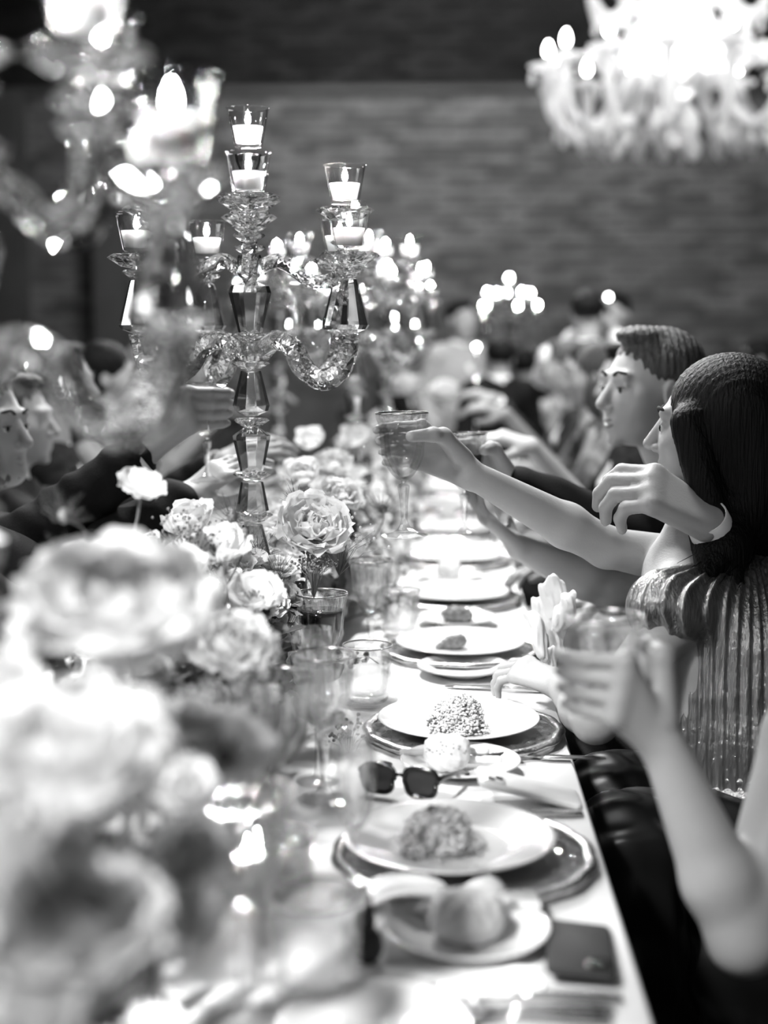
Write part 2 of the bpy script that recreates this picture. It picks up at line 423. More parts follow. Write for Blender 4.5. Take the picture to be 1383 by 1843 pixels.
for j in range(ny+1):
    y = TY0+(TY1-TY0)*j/ny
    for sx, z in cols:
        w = max(0, .72-z)/.36
        off = w*(.016*math.sin(y*17)+.01*math.sin(y*41+1)) * (1 if sx > 0 else -1)
        x = xm+sx*hw+(w*.012*(1 if sx > 0 else -1)+off if abs(sx) == 1 else 0)
        mb.v.append((x, y, z + (.0012*math.sin(y*9+sx*3) if abs(sx) < .9 else 0)))
nc = len(cols)
for j in range(ny):
    for i in range(nc-1):
        a = j*nc+i; mb.f.append((a, a+nc, a+nc+1, a+1))
ob('tablecloth', mb, M_linen, label='long white linen cloth covering the banquet table', cat='tablecloth')
CT = .7515
# ================================================================== glassware masters
def park(root): return root
def fl(n, a): return lambda t, s, i: 1+a*math.cos(n*t)
def goblet(label, loc_, fill='water', level=.155, group=None, rot=0, tilt=(0, 0), scale=1, hi=True, group_=None):
    n = 80 if hi else 40; m1 = fl(20 if hi else 10, .02)
    r = thing('goblet', label, 'glass', loc_, (tilt[0], tilt[1], rot), group, scale)
    O = [(.003, .096), (.010, .099), (.018, .107), (.0265, .121), (.033, .138), (.0362, .155), (.0378, .175), (.0405, .195), (.0445, .21)]
    I = [(.0425, .21), (.0386, .195), (.0360, .175), (.0343, .155), (.031, .138), (.0245, .123), (.016, .111), (.008, .104), (.0003, .102)]
    def mm(t, s, i):
        if i < 5: return 1+.09*abs(math.cos(5*t+(i % 2)*.3))
        if i < 9: return 1+.03*math.cos(20*t)
        return 1
    ob('bowl', MB().add(*lathe(O+I, n, mm)), M_glass, r)
    ob('stem', MB().add(*lathe([(.003, .097), (.006, .0955), (.004, .092), (.010, .088), (.0105, .084), (.0085, .074), (.0062, .05), (.005, .03), (.0075, .022), (.013, .013), (.024, .007), (.039, .0035), (.0395, .001), (.0385, 0), (.001, .002)], 10)).mesh('stem', False), M_glass, r)
    ob('gilt_rim', MB().add(*lathe([(.0426, .2095), (.0448, .2095), (.0450, .2122), (.0426, .2122), (.0426, .2095)], 48)), M_gold, r, label='thin gilt line around the rim')
    if fill:
        ll = [(.0003, .1035), (.0078, .1055), (.0155, .1125), (.0238, .1245), (.0302, .1385), (.0335, .155), (.0352, .175), (.0378, .195)]
        ll = [q for q in ll if q[1] < level]+[(ll[[i for i, q in enumerate(ll) if q[1] >= level][0]][0]-.0006, level), (.0003, level)]
        ob('wine' if fill == 'red' else 'drink', MB().add(*lathe(ll, 32)), M_redwine if fill == 'red' else M_water, r, label='dark red wine' if fill == 'red' else None)
    return r
def tumbler(label, loc_, fill=True, group=None, garnish=False, scale=1, hi=True):
    r = thing('tumbler', label, 'glass', loc_, group=group, scale=scale)
    n = 64 if hi else 32
    O = [(.001, 0), (.034, 0), (.037, .004), (.0385, .015), (.0395, .027), (.0405, .039), (.0415, .05), (.0425, .06), (.044, .08), (.046, .102)]
    I = [(.044, .102), (.042, .08), (.0405, .06), (.039, .045), (.037, .03), (.034, .014), (.0005, .012)]
    def mm(t, s, i):
        if 2 <= i <= 6: return 1+.045*abs(math.sin(8*t+(PI/4 if i % 2 else 0)*2))
        if i < 10: return 1+.012*math.cos(32*t if hi else 16*t)
        return 1
    ob('body', MB().add(*lathe(O+I, n, mm)), M_glass, r)
    ob('gilt_rim', MB().add(*lathe([(.0438, .1015), (.0464, .1015), (.0465, .104), (.0438, .104), (.0438, .1015)], 48)), M_gold, r, label='thin gilt line around the rim')
    if fill: ob('water', MB().add(*lathe([(.0005, .0135), (.0325, .0155), (.036, .03), (.0382, .045), (.0398, .06), (.0402, .066), (.0005, .066)], 32)), M_water, r)
    if garnish:
        mb = MB(); rn = random.Random(4)
        for k in range(16): mb.add(*ball((-.018+rn.uniform(-.018, .02), -.012+rn.uniform(-.015, .015), .062+rn.uniform(0, .03)), rn.uniform(.003, .0055), 6, 4))
        mb.add(*tube([(-.03, -.01, .075), (0, -.01, .085), (.02, -.005, .07)], .0012, 5))
        ob('flower_garnish', mb, M_leaf2, r, label='tiny floating flower sprig')
    return r
def flute(label, loc_, group=None, scale=1, level=None):
    r = thing('champagne_flute', label, 'glass', loc_, group=group, scale=scale)
    O = [(.003, .085), (.012, .09), (.02, .105), (.025, .13), (.0262, .16), (.0245, .20), (.0225, .235)]
    I = [(x-.0014, z+.0) for x, z in reversed(O[1:])]+[(.0005, .094)]
    ob('bowl', MB().add(*lathe(O+I, 36)), M_glass, r)
    ob('stem', MB().add(*lathe([(.0032, .087), (.0038, .08), (.0034, .03), (.006, .01), (.016, .004), (.033, .002), (.033, 0), (.001, 0)], 20)), M_glass, r)
    return r
# ================================================================== plates, chargers, cutlery
def ringmesh(R0, r, mod, n=72, m=8):
    v = []; f = []
    for k in range(n):
        a = 2*PI*k/n; rr = R0*mod(a)
        for j in range(m):
            b = 2*PI*j/m; v.append(((rr+r*math.cos(b))*math.cos(a), (rr+r*math.cos(b))*math.sin(a), .011+r*.62*math.sin(b)))
    for k in range(n):
        for j in range(m):
            a = k*m+j; b = k*m+(j+1) % m; c = ((k+1) % n)*m+(j+1) % m; d = ((k+1) % n)*m+j; f.append((a, d, c, b))
    return v, f
scal = lambda a: 1+.022*abs(math.sin(7*a))
charger_me = MB().add(*lathe([(.0005, .003), (.1, .003), (.12, .005), (.158, .010), (.158, .014), (.12, .009), (.1, .007), (.0005, .007)], 72, lambda a, s, i: scal(a) if i in (3, 4) else 1)).mesh('disc')
crim_me = MB().add(*ringmesh(.158, .0095, scal)).mesh('rim')
cband = MB()
for k in range(28):
    a = 2*PI*k/28; c, s = math.cos(a), math.sin(a)
    cband.add(*ball((.140*c, .140*s, .0135), (.009, .009, .003), 8, 4)); cband.add(*ball((.127*c+.0, .127*s, .011), (.004, .004, .003), 6, 4))
cband_me = cband.mesh('embossing')
plate_me = MB().add(*lathe([(.0005, 0), (.075, 0), (.079, .003), (.1, .008), (.128, .0165), (.1355, .0185), (.1365, .020), (.135, .0215), (.128, .0195), (.1, .0115), (.082, .0065), (.076, .0055), (.0005, .0055)], 72)).mesh('dinner_plate')
bplate_me = MB().add(*lathe([(.0005, 0), (.05, 0), (.053, .003), (.085, .014), (.0925, .017), (.093, .019), (.091, .0195), (.083, .0165), (.055, .006), (.0005, .005)], 64)).mesh('bread_plate')
def charger(loc_, label, group=None, rot=0):
    r = thing('charger', label, 'charger plate', loc_, (0, 0, rot), group)
    ob('disc', charger_me, M_charger, r); ob('rim', crim_me, M_gilt, r, label='scalloped gilt rim'); ob('embossing', cband_me, M_charger, r, kind='stuff')
    return r
def dinner_plate(loc_, label, group=None, rot=(0, 0, 0)): return ob('dinner_plate', plate_me, M_china, None, loc_, rot, label=label, cat='plate', group=group)
def bread_plate(loc_, label, group=None): return ob('bread_plate', bplate_me, M_china, None, loc_, label=label, cat='plate', group=group)
def rice_mound(loc_, r0, h, label, herb='leaf', seed=1, n=1500):
    rn = random.Random(seed); r = thing('risotto_mound', label, 'food', loc_)
    core = ball((0, 0, h*.2), (r0*.72, r0*.72, h*.62), 18, 12)
    ob('core', MB().add(*core), M_rice, r)
    mb = MB()
    for k in range(n):
        a = rn.uniform(0, 2*PI); t = rn.random()**.9; lump = 1+.13*math.sin(3*a+5*t+seed)+.08*math.sin(7*a-9*t); rr = r0*math.sqrt(max(0, 1-t**1.6))*lump*rn.uniform(.86, 1.06); z = h*t*rn.uniform(.93, 1.05)
        M = Matrix.Translation((rr*math.cos(a), rr*math.sin(a), max(.002, z))) @ Matrix.Rotation(rn.uniform(0, 6), 4, 'Z') @ Matrix.Rotation(rn.uniform(-1, 1), 4, 'X')
        mb.add(*ball((0, 0, 0), (.0046, .0021, .0021), 5, 4), M=M)
    ob('rice_grains', mb, M_rice, r, kind='stuff')
    if herb == 'leaf':
        lf = MB()
        for k in range(7):
            a = k*.9; M = Matrix.Translation((.006*math.cos(a)-.002, .006*math.sin(a), h*.97)) @ Matrix.Rotation(a, 4, 'Z') @ Matrix.Rotation(-.7, 4, 'X')
            lf.add(*petal(.022, .006, .5, .002, k), M=M)
        ob('garnish', lf, M_herb, r, label='dark curled herb leaves')
        ob('base_leaf', MB().add(*ball((0, -r0*.55, .003), (r0*.55, r0*.3, .004), 12, 4)), M_herb, r)
    else:
        lf = MB()
        for k in range(60):
            a = rn.uniform(0, 6.3); rr = rn.uniform(0, r0*.55)
            lf.add(*ball((rr*math.cos(a)-.008, rr*math.sin(a), h*rn.uniform(.75, 1.12)*(1-rr/r0*.5)), (.004, .003, .002), 5, 4))
        ob('garnish', lf, M_herb, r, label='scattered dark chopped herbs')
    return r
def petal(L, Wd, cup, ruf, seed, nu=6, nv=6):
    v = []; f = []
    for i in range(nu+1):
        u = i/nu
        w = Wd*(.28+.72*math.sin(min(u*1.3, 1)*PI/2))*(1 if u < .7 else math.sqrt(max(.0, 1-((u-.7)/.34)**2)))
        for j in range(nv+1):
            s = -1+2*j/nv
            z = cup*(s*s*w*.55) + L*.32*cup*u*u + ruf*u*u*(math.sin(5.1*s+seed*2.3)+.6*math.sin(9.7*s+seed))
            v.append((s*w, L*u*(1-.10*s*s*u)+ruf*.6*u*math.sin(7*s+seed), z))
    for i in range(nu):
        for j in range(nv):
            a = i*(nv+1)+j; f.append((a, a+1, a+nv+2, a+nv+1))
    return v, f
def loaf(loc_, label, r=(.045, .045, .032), rot=0, group=None, k=0):
    me = sdf_mesh('bread_roll', [ell((0, 0, r[2]*.75), r, .01), cap((-r[0]*.5, 0, r[2]*1.2), (r[0]*.5, 0, r[2]*1.2), r[2]*.52, k=.01), ell((0, 0, -r[2]*.55), (.1, .1, r[2]*.55), .004, sub=True)], .0025,
                  lambda X, Y, Z: .0009*np.sin(X*260+k)*np.sin(Y*230)+.0006*np.sin(Z*500+X*300))
    return ob('bread_roll', me, M_bread, None, loc_, (0, 0, rot), label=label, cat='bread', group=group)
def breadstick(a, b, label, group=None):
    a, b = Vector(a), Vector(b); mb = MB(); n = 10; rn = random.Random(int(a.x*1e4))
    pts = [a.lerp(b, i/n)-a for i in range(n+1)]
    mb.add(*tube(pts, [.003]+[.0062+rn.uniform(-.0008, .0008) for _ in range(n-1)]+[.003], 8)); return ob('breadstick', mb, M_bread, None, a, label=label, cat='bread', group=group)
def blade_path(pts, ws, th=.0015):
    """flat bar along +X with half widths"""
    v = []; f = []
    for (x, z), w in zip(pts, ws): v += [(x, -w, z), (x, w, z), (x, w, z+th), (x, -w, z+th)]
    for i in range(len(pts)-1):
        for k in range(4):
            a, b = i*4+k, i*4+(k+1) % 4; f.append((a, a+4, b+4, b))
    f.append((0, 1, 2, 3)); e = (len(pts)-1)*4; f.append((e+3, e+2, e+1, e)); return v, f
handle_v = blade_path([(0, 0), (.02, .001), (.06, .003), (.09, .004), (.11, .003)], [.0055, .0085, .0055, .0038, .0035], .0035)
def knife(loc_, rot, label, group=None):
    r = thing('table_knife', label, 'cutlery', loc_, (0, 0, rot), group)
    ob('handle', MB().add(*handle_v), M_silver, r); ob('blade', MB().add(*blade_path([(.108, .003), (.13, .0035), (.2, .002), (.22, .001)], [.004, .0095, .0085, .002], .0012)), M_silver, r); return r
def fork(loc_, rot, label, group=None):
    r = thing('table_fork', label, 'cutlery', loc_, (0, 0, rot), group)
    ob('handle', MB().add(*handle_v), M_silver, r)
    ob('fork_head', MB().add(*blade_path([(.108, .003), (.13, .003), (.145, .001), (.155, .001)], [.0035, .004, .012, .0125], .0015)), M_silver, r)
    t = MB().add(*blade_path([(.154, .001), (.17, .003), (.198, .009)], [.0016, .0015, .0008], .0014)).mesh('tine')
    for q in (-.0105, -.0035, .0035, .0105): ob('tine', t, M_silver, r, (0, q, 0))
    return r
# ------------------------------------------------------------------ the place settings
S = [T(815, 1512), T(826, 1300), T(842, 1170), T(838, 1082)]
names = ['second from the near table end', 'with the sharpest risotto beside the sunglasses', 'third along holding a small browned morsel', 'fourth along, mostly eaten']
for i, p in enumerate(S):
    pass
S[0] = T(820, 1550); S[1] = T(826, 1322); S[2] = T(842, 1176)
c1 = Vector((.214-.184, S[0].y, CT)); c2 = Vector((.214-.176, S[1].y, CT)); c3 = Vector((.040, S[2].y, CT)); c4 = Vector((.034, S[3].y, CT))
charger(c1, 'scalloped glass charger under the large blurred plate of herbed risotto')
charger(c2, 'sharp gilt-edged glass charger under the risotto plate behind the sunglasses', rot=.2)
charger(c3, 'scalloped glass charger under the plate holding one browned morsel', rot=.1)
charger(c4, 'scalloped charger just beyond the small plate with brown food', rot=.3)
UP = Vector((0, 0, .0095))
p1 = dinner_plate(c1+UP+Vector((-.018, .02, 0)), 'large white dinner plate of herb-topped risotto nearest the camera')
p2 = dinner_plate(c2+UP+Vector((-.008, .01, 0)), 'white dinner plate in focus with risotto mound and dark leaves')
p3 = dinner_plate(c3+UP, 'white dinner plate with one browned morsel left on it')
p4 = dinner_plate(c4+UP, 'empty-looking white dinner plate beyond the small plate of brown food')
rice_mound(p1.location+Vector((-.012, -.01, .006)), .05, .05, 'blurred mound of risotto sprinkled with dark herbs', 'chop', 2)
rice_mound(p2.location+Vector((0, -.03, .006)), .046, .058, 'sharp mound of risotto topped with curled dark leaves', 'leaf', 3, 1900)
me = sdf_mesh('browned_morsel', [ell((0, 0, .012), (.022, .016, .016), .006), ell((.014, .002, .016), (.014, .012, .014), .006), cap((-.02, 0, .006), (-.03, -.004, .004), .007)], .002, lambda X, Y, Z: .001*np.sin(X*500)*np.sin(Y*420+Z*300))
ob('browned_morsel', me, M_meat, None, p3.location+Vector((-.015, -.02, .006)), label='small browned morsel of food alone on the third plate', cat='food')
# bread plates
b1 = T(840, 1690, .752); b1.z = CT
bp1 = bread_plate(b1, 'small white bread plate with a smooth round roll, lower centre')
loaf(b1+Vector((0, -.005, .006)), 'smooth pale round bread roll on the nearest bread plate', (.043, .04, .03))
breadstick(b1+Vector((-.06, .03, .022)), b1+Vector((.062, .045, .022)), 'pale breadstick lying behind the smooth round roll', None)
breadstick(b1+Vector((-.055, .05, .024)), b1+Vector((.055, .03, .034)), 'breadstick resting across another behind the smooth roll')
b2 = T(800, 1385); b2.z = CT
bread_plate(b2+Vector((.025, 0, 0)), 'small white bread plate with seeded roll behind the sunglasses')
loaf(b2+Vector((.004, -.012, .006)), 'seeded oval bread roll right behind the sunglasses', (.036, .034, .03), k=2)
mbs = MB(); rs = random.Random(9)
for k in range(70):
    a = rs.uniform(0, 6.3); e = rs.uniform(.25, 1.4); mbs.add(*ball((.0365*math.cos(a)*math.cos(e), .0345*math.sin(a)*math.cos(e), .0225+.0305*math.sin(e)), (.0018, .0018, .001), 5, 4))
sr = [o for o in bpy.data.objects if o.get('label', '').startswith('seeded oval')][0]
ob('seeds', mbs, M_meat, sr, kind='stuff', label='dark seeds on the crust')
for q, (dx, dz, l) in enumerate(((-.07, .02, 'breadstick poking out left under the seeded roll'), (.0, .026, 'upper breadstick crossing behind the seeded roll'), (.02, .016, 'lower breadstick to the right of the seeded roll'))):
    breadstick(b2+Vector((dx-.0, .025-.012*q, dz)), b2+Vector((dx+.07, .022-.012*q, dz+.002)), l)
b3 = T(835, 1212); b3.z = CT
bread_plate(b3, 'empty white bread plate just behind the in-focus dinner plate')
b4 = T(822, 1122); b4.z = CT
bread_plate(b4, 'small white plate holding a clump of dark brown food')
me = sdf_mesh('brown_cake', [ell((0, 0, .016), (.036, .022, .02), .008), ell((.02, 0, .012), (.02, .02, .014), .006)], .003, lambda X, Y, Z: .002*np.sin(X*300)*np.sin(Y*280+Z*200))
ob('brown_cake', me, M_meat, None, b4+Vector((0, 0, .006)), label='dark brown clump of food on the small plate mid-table', cat='food')
# more settings down the table (farther and blurred)
rn = random.Random(5)
tumb0 = flute0 = gob0 = None
yk = c4.y
for i in range(5):
    yk += .6; g_ = 'place settings far down the table'
    od = ('first', 'second', 'third', 'fourth', 'farthest')[i]
    charger((.035, yk, CT), 'scalloped charger, %s beyond the small plate of brown food' % od, None, i*.2)
    dinner_plate((.035+rn.uniform(-.01, .01), yk, CT+.0095), 'white dinner plate on the %s charger beyond the small plate of brown food' % od)
    bread_plate((.02, yk-.29, CT), 'small bread plate before the %s dinner plate beyond the brown food' % od)
    if i % 2 == 0: loaf((.02, yk-.29, CT+.006), 'pale bread roll before the %s dinner plate beyond the brown food' % od, (.035, .03, .026), 0, None, i)
    if i < 5:
        if i == 0:
            tumb0 = tumbler('water tumbler beside the first far dinner plate', (-.13, yk, CT), hi=False)
            gob0 = goblet('stemmed wine glass behind the first far tumbler', (-.16, yk+.16, CT), 'water', .15, None, hi=False)
            flute0 = flute('slim flute beside the first far tumbler', (-.2, yk+.02, CT))
        else:
            dup(tumb0, (-.13+rn.uniform(-.02, .02), yk, CT), label='water tumbler beside the %s far dinner plate' % od); dup(gob0, (-.16, yk+.16+rn.uniform(-.05, .05), CT), label='stemmed wine glass behind the %s far tumbler' % od); dup(flute0, (-.2, yk+.02, CT), label='slim flute beside the %s far tumbler' % od)
# cutlery
knife(T(1000, 1366)+Vector((-.14, .0, 0)), .0, 'silver knife lying right of the seeded roll, handle toward it')
fork(T(1050, 1467)+Vector((0, 0, 0)), PI+.05, 'silver fork beside the pale phone, handle at the table edge')
kn = T(660, 1795); kn.z = CT
for q, (px, py, l) in enumerate(((1120, 1800, 'silver fork lowest in the picture near the table edge'), (1105, 1822, 'silver knife at the very bottom of the table'), (1100, 1838, 'third silver piece at the bottom edge of the table'))):
    t = T(px, py); t.z = CT
    (fork if q == 0 else knife)(t, PI+.02*q, l)
t = T(1010, 1245); knife(Vector((t.x, t.y, CT)), PI-.12, 'knife between the empty bread plate and the in-focus plate')
for i in range(5):
    fork((.2, c4.y+.3+.6*i, CT), PI, 'fork lying far down the blurred table', 'far forks')
# the very near plate at the bottom left
nb = T(640, 1842); nb.z = CT
bread_plate(nb+Vector((.02, -.035, 0)), 'grey-shaded white plate cut off by the bottom of the picture')
# sunglasses ------------------------------------------------------------------
sg = T(720, 1436); sg.z = CT
r = thing('sunglasses', 'black sunglasses lying on the white cloth', 'sunglasses', sg, (0, 0, -.32))
def rim(cx):
    pts = []
    for k in range(25):
        a = 2*PI*k/24; e = .62
        x = .026*math.copysign(abs(math.cos(a))**e, math.cos(a)); z = .021*math.copysign(abs(math.sin(a))**e, math.sin(a))
        pts.append((cx+x*(1-.12*(z < 0)), -.002, .027+z))
    return pts
fr = MB()
for cx in (-.033, .033): fr.add(*tube(rim(cx), .0034, 8))
fr.add(*tube([(-.009, -.002, .034), (0, -.004, .037), (.009, -.002, .034)], .003, 8))
ob('frame', fr, M_black, r)
lv = [(x*.96+0, -.001, z) for x, _, z in [(q[0]+.0, q[1], q[2]) for q in rim(0)[:-1]]]
lens_me = MB().add(lv+[(x, .001, z) for x, _, z in lv], [tuple(range(24)), tuple(reversed(range(24, 48)))]+[(k, k+24, (k+1) % 24+24, (k+1) % 24) for k in range(24)]).mesh('lens', False)
for cx in (-.033, .033): ob('lens', lens_me, M_lens, r, (cx, 0, 0))
for s in (-1, 1): ob('temple', MB().add(*tube(smooth_path([(s*.061, 0, .036), (s*.064, .02, .034), (s*.064, .09, .02), (s*.062, .13, .006)]), [.0045, .003], 6)), M_black, r)
# phones ------------------------------------------------------------------------
def phone(name, label, loc_, rot, m, dark):
    r = thing('mobile_phone', label, 'phone', loc_, rot)
    ob('body', MB().add(*rbox(.074, .152, .0095, .010)), m, r)
    ob('camera_bump', MB().add(*rbox(.03, .03, .002, .007)), M_black if dark else M_phonew, r, (-.018, .052, .0095))
    for q in ((-.024, .058), (-.012, .046)): ob('camera_lens', MB().add(*lathe([(.0005, 0), (.0055, 0), (.0055, .0015), (.0005, .0015)], 16)), M_lens, r, (q[0], q[1], .0115))
    return r
t = T(1046, 1722); phone('p', 'dark mobile phone lying face down beside the round roll plate', (t.x-.002, t.y, CT+.004), (R(4), R(-4), R(176)), M_phone, True)
t = T(945, 1440); r = phone('p', 'pale mobile phone lying across the table behind the herbed risotto plate', (t.x+.004, t.y, CT+.014), (R(14), 0, R(91)), M_phonew, False)
# folded napkins between the first two settings
def cloth_strip(name, pts, w, m, th=.002, seed=0, **kw):
    """a folded cloth: profile pts (x,z) swept over y with small waviness"""
    n = 14; v = []; f = []
    for j in range(n+1):
        y = -w/2+w*j/n
        for side in (0, 1):
            for i, (x, z) in enumerate(pts):
                v.append((x+.002*math.sin(9*y/w+seed+i), y, z+.0015*math.sin(6*y/w*2+i*.7+seed)+side*th))
    m_ = len(pts); ro = 2*m_
    for j in range(n):
        for i in range(m_-1):
            a = j*ro+i; f.append((a, a+1, a+ro+1, a+ro)); b = a+m_; f.append((b+ro, b+ro+1, b+1, b))
        for i in (0, m_-1):
            a = j*ro+i; f.append((a, a+ro, a+ro+m_, a+m_))
    for j in (0, n):
        for i in range(m_-1): a = j*ro+i; f.append((a, a+m_, a+m_+1, a+1))
    return ob(name, MB().add(v, f), m, **kw)
t = T(735, 1640); t.z = CT+.001
roll = [(.045*math.cos(a)-.0, .016+.014*math.sin(a)) for a in [R(q) for q in range(-80, 290, 20)]]
cloth_strip('folded_napkin', roll, .07, M_napkin, loc=t, rot=(0, 0, .06), label='white napkin folded in a loop beside the big risotto plate', cat='napkin', seed=1)
t2 = T(855, 1640); t2.z = CT+.001
cloth_strip('folded_napkin', [(-.04, .003), (-.02, .012), (.0, .024), (.02, .030), (.034, .022), (.036, .008), (.02, .003), (-.02, .002)], .07, M_napkin, loc=t2, rot=(0, 0, .0), label='second folded white napkin, right of the looped one', cat='napkin', seed=3)
t3 = T(930, 1655); t3.z = CT+.0
r = thing('place_card_box', 'small white keepsake box right of the folded napkins', 'box', t3, (0, 0, .1))
ob('box_base', MB().add(*rbox(.05, .04, .018, .004)), M_napkin, r); ob('lid', MB().add(*rbox(.053, .043, .010, .005)), M_china, r, (0, 0, .018))
t4 = T(800, 1770); cloth_strip('flat_napkin', [(-.11, .0), (-.05, .002), (0, .001), (.05, .002), (.10, .0)], .07, M_napkin, loc=(t4.x+.0, t4.y, CT+.001), rot=(0, 0, .03), label='flat white napkin under the front edge of the roll plate', cat='napkin', seed=4)
# fig-like dark object at the left of the bread plate
t = T(662, 1730); me = sdf_mesh('dried_fig', [ell((0, 0, .018), (.017, .02, .02), .006), ell((-.004, .012, .04), (.012, .012, .014), .006), cap((0, .01, .05), (.002, .014, .066), .003)], .002, lambda X, Y, Z: .0008*np.sin(X*700)*np.sin(Z*500))
ob('dried_fig', me, M_herb, None, (t.x, t.y, CT), label='small dark fruit left of the round roll plate', cat='fruit')
# ------------------------------------------------------------------ glasses on the table
def on(px, py): t = T(px, py); return Vector((t.x, t.y, CT))
coaster = ob('glass_saucer', MB().add(*lathe([(.0005, .0), (.05, 0), (.055, .003), (.056, .005), (.054, .005), (.049, .0025), (.0005, .002)], 48)), M_charger, None, on(662, 1262), label='small clear saucer under the in-focus water tumbler', cat='saucer')
tumbler('sharp gilt-rimmed water tumbler with flower sprig left of the risotto', on(662, 1262)+Vector((0, 0, .0025)), garnish=True)
goblet('stemmed glass of dark red wine against the white flowers', on(580, 1288), 'red', .182, rot=.2, scale=1.04)
goblet('faceted stemmed glass beyond the red wine, beside the far tumbler', on(668, 1190), 'water', .16)
tumbler('gilt-rimmed tumbler beyond the in-focus one, beside the third plate', on(720, 1142), garnish=True)
flute('empty slim flute in front of the red wine glass', on(572, 1405), scale=1.0)
goblet('blurred fluted stemmed glass, left one of the front pair', on(500, 1520), 'water', .15, scale=1.08)
goblet('blurred stemmed glass right behind the front pair, nearer the plates', on(585, 1440), 'water', .165, scale=1.02)
goblet('large blurred stemmed glass nearest the camera, holding light', on(440, 1850), None, rot=.1, scale=1.12)
tumbler('large blurred tumbler of iced water at the lower centre', on(568, 1795), garnish=False, scale=1.06)
flute('blurred flute with dark-tinted rim left of the sunglasses', on(640, 1610), scale=.95)
tumbler('blurred tumbler behind the nearest goblet among the flowers', on(505, 1640), scale=.9)
t = on(445, 1600)
def votive(loc_, label, group=None, cupscale=1, wax_h=.03, lit=1):
    r = thing('candle_cup', label, 'candle', loc_, group=group, scale=cupscale)
    ob('glass_cup', cup_me, M_thin, r); ob('wax', wax_me, M_wax, r); ob('wick', wick_me, M_black, r); ob('flame', flame_me, M_flame, r)
    return r
cup_me = MB().add(*lathe([(.0005, 0), (.023, 0), (.0255, .004), (.0365, .064), (.0385, .0675), (.037, .0675), (.035, .064), (.024, .007), (.0005, .006)], 12 and 28)).mesh('glass_cup')
wax_me = MB().add(*lathe([(.0005, .0075), (.0215, .0075), (.027, .034), (.027, .036), (.02, .0352), (.0005, .0345)], 24)).mesh('wax')
wick_me = MB().add(*tube([(0, 0, .034), (.0006, 0, .041)], .0008, 5)).mesh('wick')
flame_me = MB().add(*lathe([(.0003, .038), (.0042, .042), (.0056, .047), (.0045, .054), (.002, .060), (.0003, .064)], 10)).mesh('flame')
votive(on(447, 1590), 'lit candle cup on the cloth behind the nearest goblet')
# ================================================================== candelabra
star = lambda n, a: (lambda t, s, i: 1+a*math.cos(n*t))
def rosette(z0, r, h, n=12):
    return lathe([(.004, z0-h*.5), (r*.55, z0-h*.35), (r, z0+h*.15), (r*.86, z0+h*.35), (r*.4, z0+h*.15), (.004, z0+h*.3)], 2*n, lambda t, s, i: (1+.12*math.cos(n*t)) if i in (1, 2, 3) else 1)
zz = lambda y: 1.42+(600-y)*.001
dish_me = MB().add(*rosette(0, .047, .03)).mesh('drip_dish', False)
bell_me = MB().add(*lathe([(.004, .085), (.013, .08), (.0165, .07), (.033, .008), (.035, .002), (.030, -.006), (.012, -.012), (.004, -.014)], 10)).mesh('crystal_bell', False)
collar_me = MB().add(*rosette(0, .024, .018, 8)).mesh('collar', False)
def stem_pieces():
    L = []
    def pc(prof, n=10): L.append(MB().add(*lathe([(r_, zz(y)) for y, r_ in prof], n)).mesh('stem_segment', False))
    pc([(283, .003), (288, .024), (300, .022), (318, .014), (350, .012), (352, .003)])
    L.append(MB().add(*rosette(zz(366), .05, .03)).mesh('rosette', False))
    L.append(MB().add(*rosette(zz(396), .036, .03, 10)).mesh('rosette', False))
    L.append(MB().add(*rosette(zz(416), .028, .02, 8)).mesh('rosette', False))
    pc([(424, .003), (426, .014), (446, .014), (448, .003)])
    L.append(MB().add(*rosette(zz(452), .026, .018, 8)).mesh('rosette', False))
    pc([(460, .003), (462, .02), (478, .024), (495, .022), (502, .016), (504, .003)])
    pc([(506, .003), (508, .012), (516, .034), (528, .038), (598, .021), (600, .003)])
    L.append(MB().add(*rosette(zz(606), .029, .017, 10)).mesh('rosette', False))
    pc([(614, .003), (615, .02), (640, .02), (648, .016), (650, .003)])
    L.append(MB().add(*rosette(zz(656), .031, .017, 10)).mesh('rosette', False))
    pc([(664, .003), (666, .018), (728, .033), (738, .03), (746, .012), (748, .003)])
    L.append(MB().add(*rosette(zz(758), .029, .02, 9)).mesh('rosette', False))
    pc([(766, .003), (768, .014), (782, .034), (790, .033), (846, .021), (848, .003)])
    L.append(MB().add(*rosette(zz(855), .031, .018, 10)).mesh('rosette', False))
    pc([(864, .003), (866, .020), (918, .030), (920, .003)])
    L.append(MB().add(*rosette(zz(930), .034, .022, 9)).mesh('rosette', False))
    pc([(942, .003), (944, .018), (1000, .032), (1012, .028), (1022, .012), (1024, .003)])
    L.append(MB().add(*rosette(zz(1034), .032, .02, 9)).mesh('rosette', False))
    pc([(1044, .003), (1046, .014), (1062, .034), (1130, .02), (1140, .003)])
    pc([(1142, .003), (1144, .022), (1180, .03), (1215, .016), (1225, .02), (1240, .05), (1252, .085), (1262, .09), (1268, .086), (1269, .003)], 16)
    return L
STEMS = stem_pieces()
CUPZ = .87
ua = smooth_path([(.02, 0, 1.535), (.05, 0, 1.548), (.085, 0, 1.53), (.115, 0, 1.51), (.15, 0, 1.517), (.168, 0, 1.545), (.17, 0, 1.568)], 4)
la = smooth_path([(.02, 0, 1.385), (.05, 0, 1.408), (.085, 0, 1.396), (.11, 0, 1.358), (.145, 0, 1.338), (.178, 0, 1.355), (.194, 0, 1.395), (.197, 0, 1.42)], 4)
upper_me = MB().add(*tube(ua, .0125, 10, .12, .12)).mesh('upper_arm', False)
lower_me = MB().add(*tube(la, .0165, 10, .12, .12)).mesh('lower_arm', False)
CDC = [0]
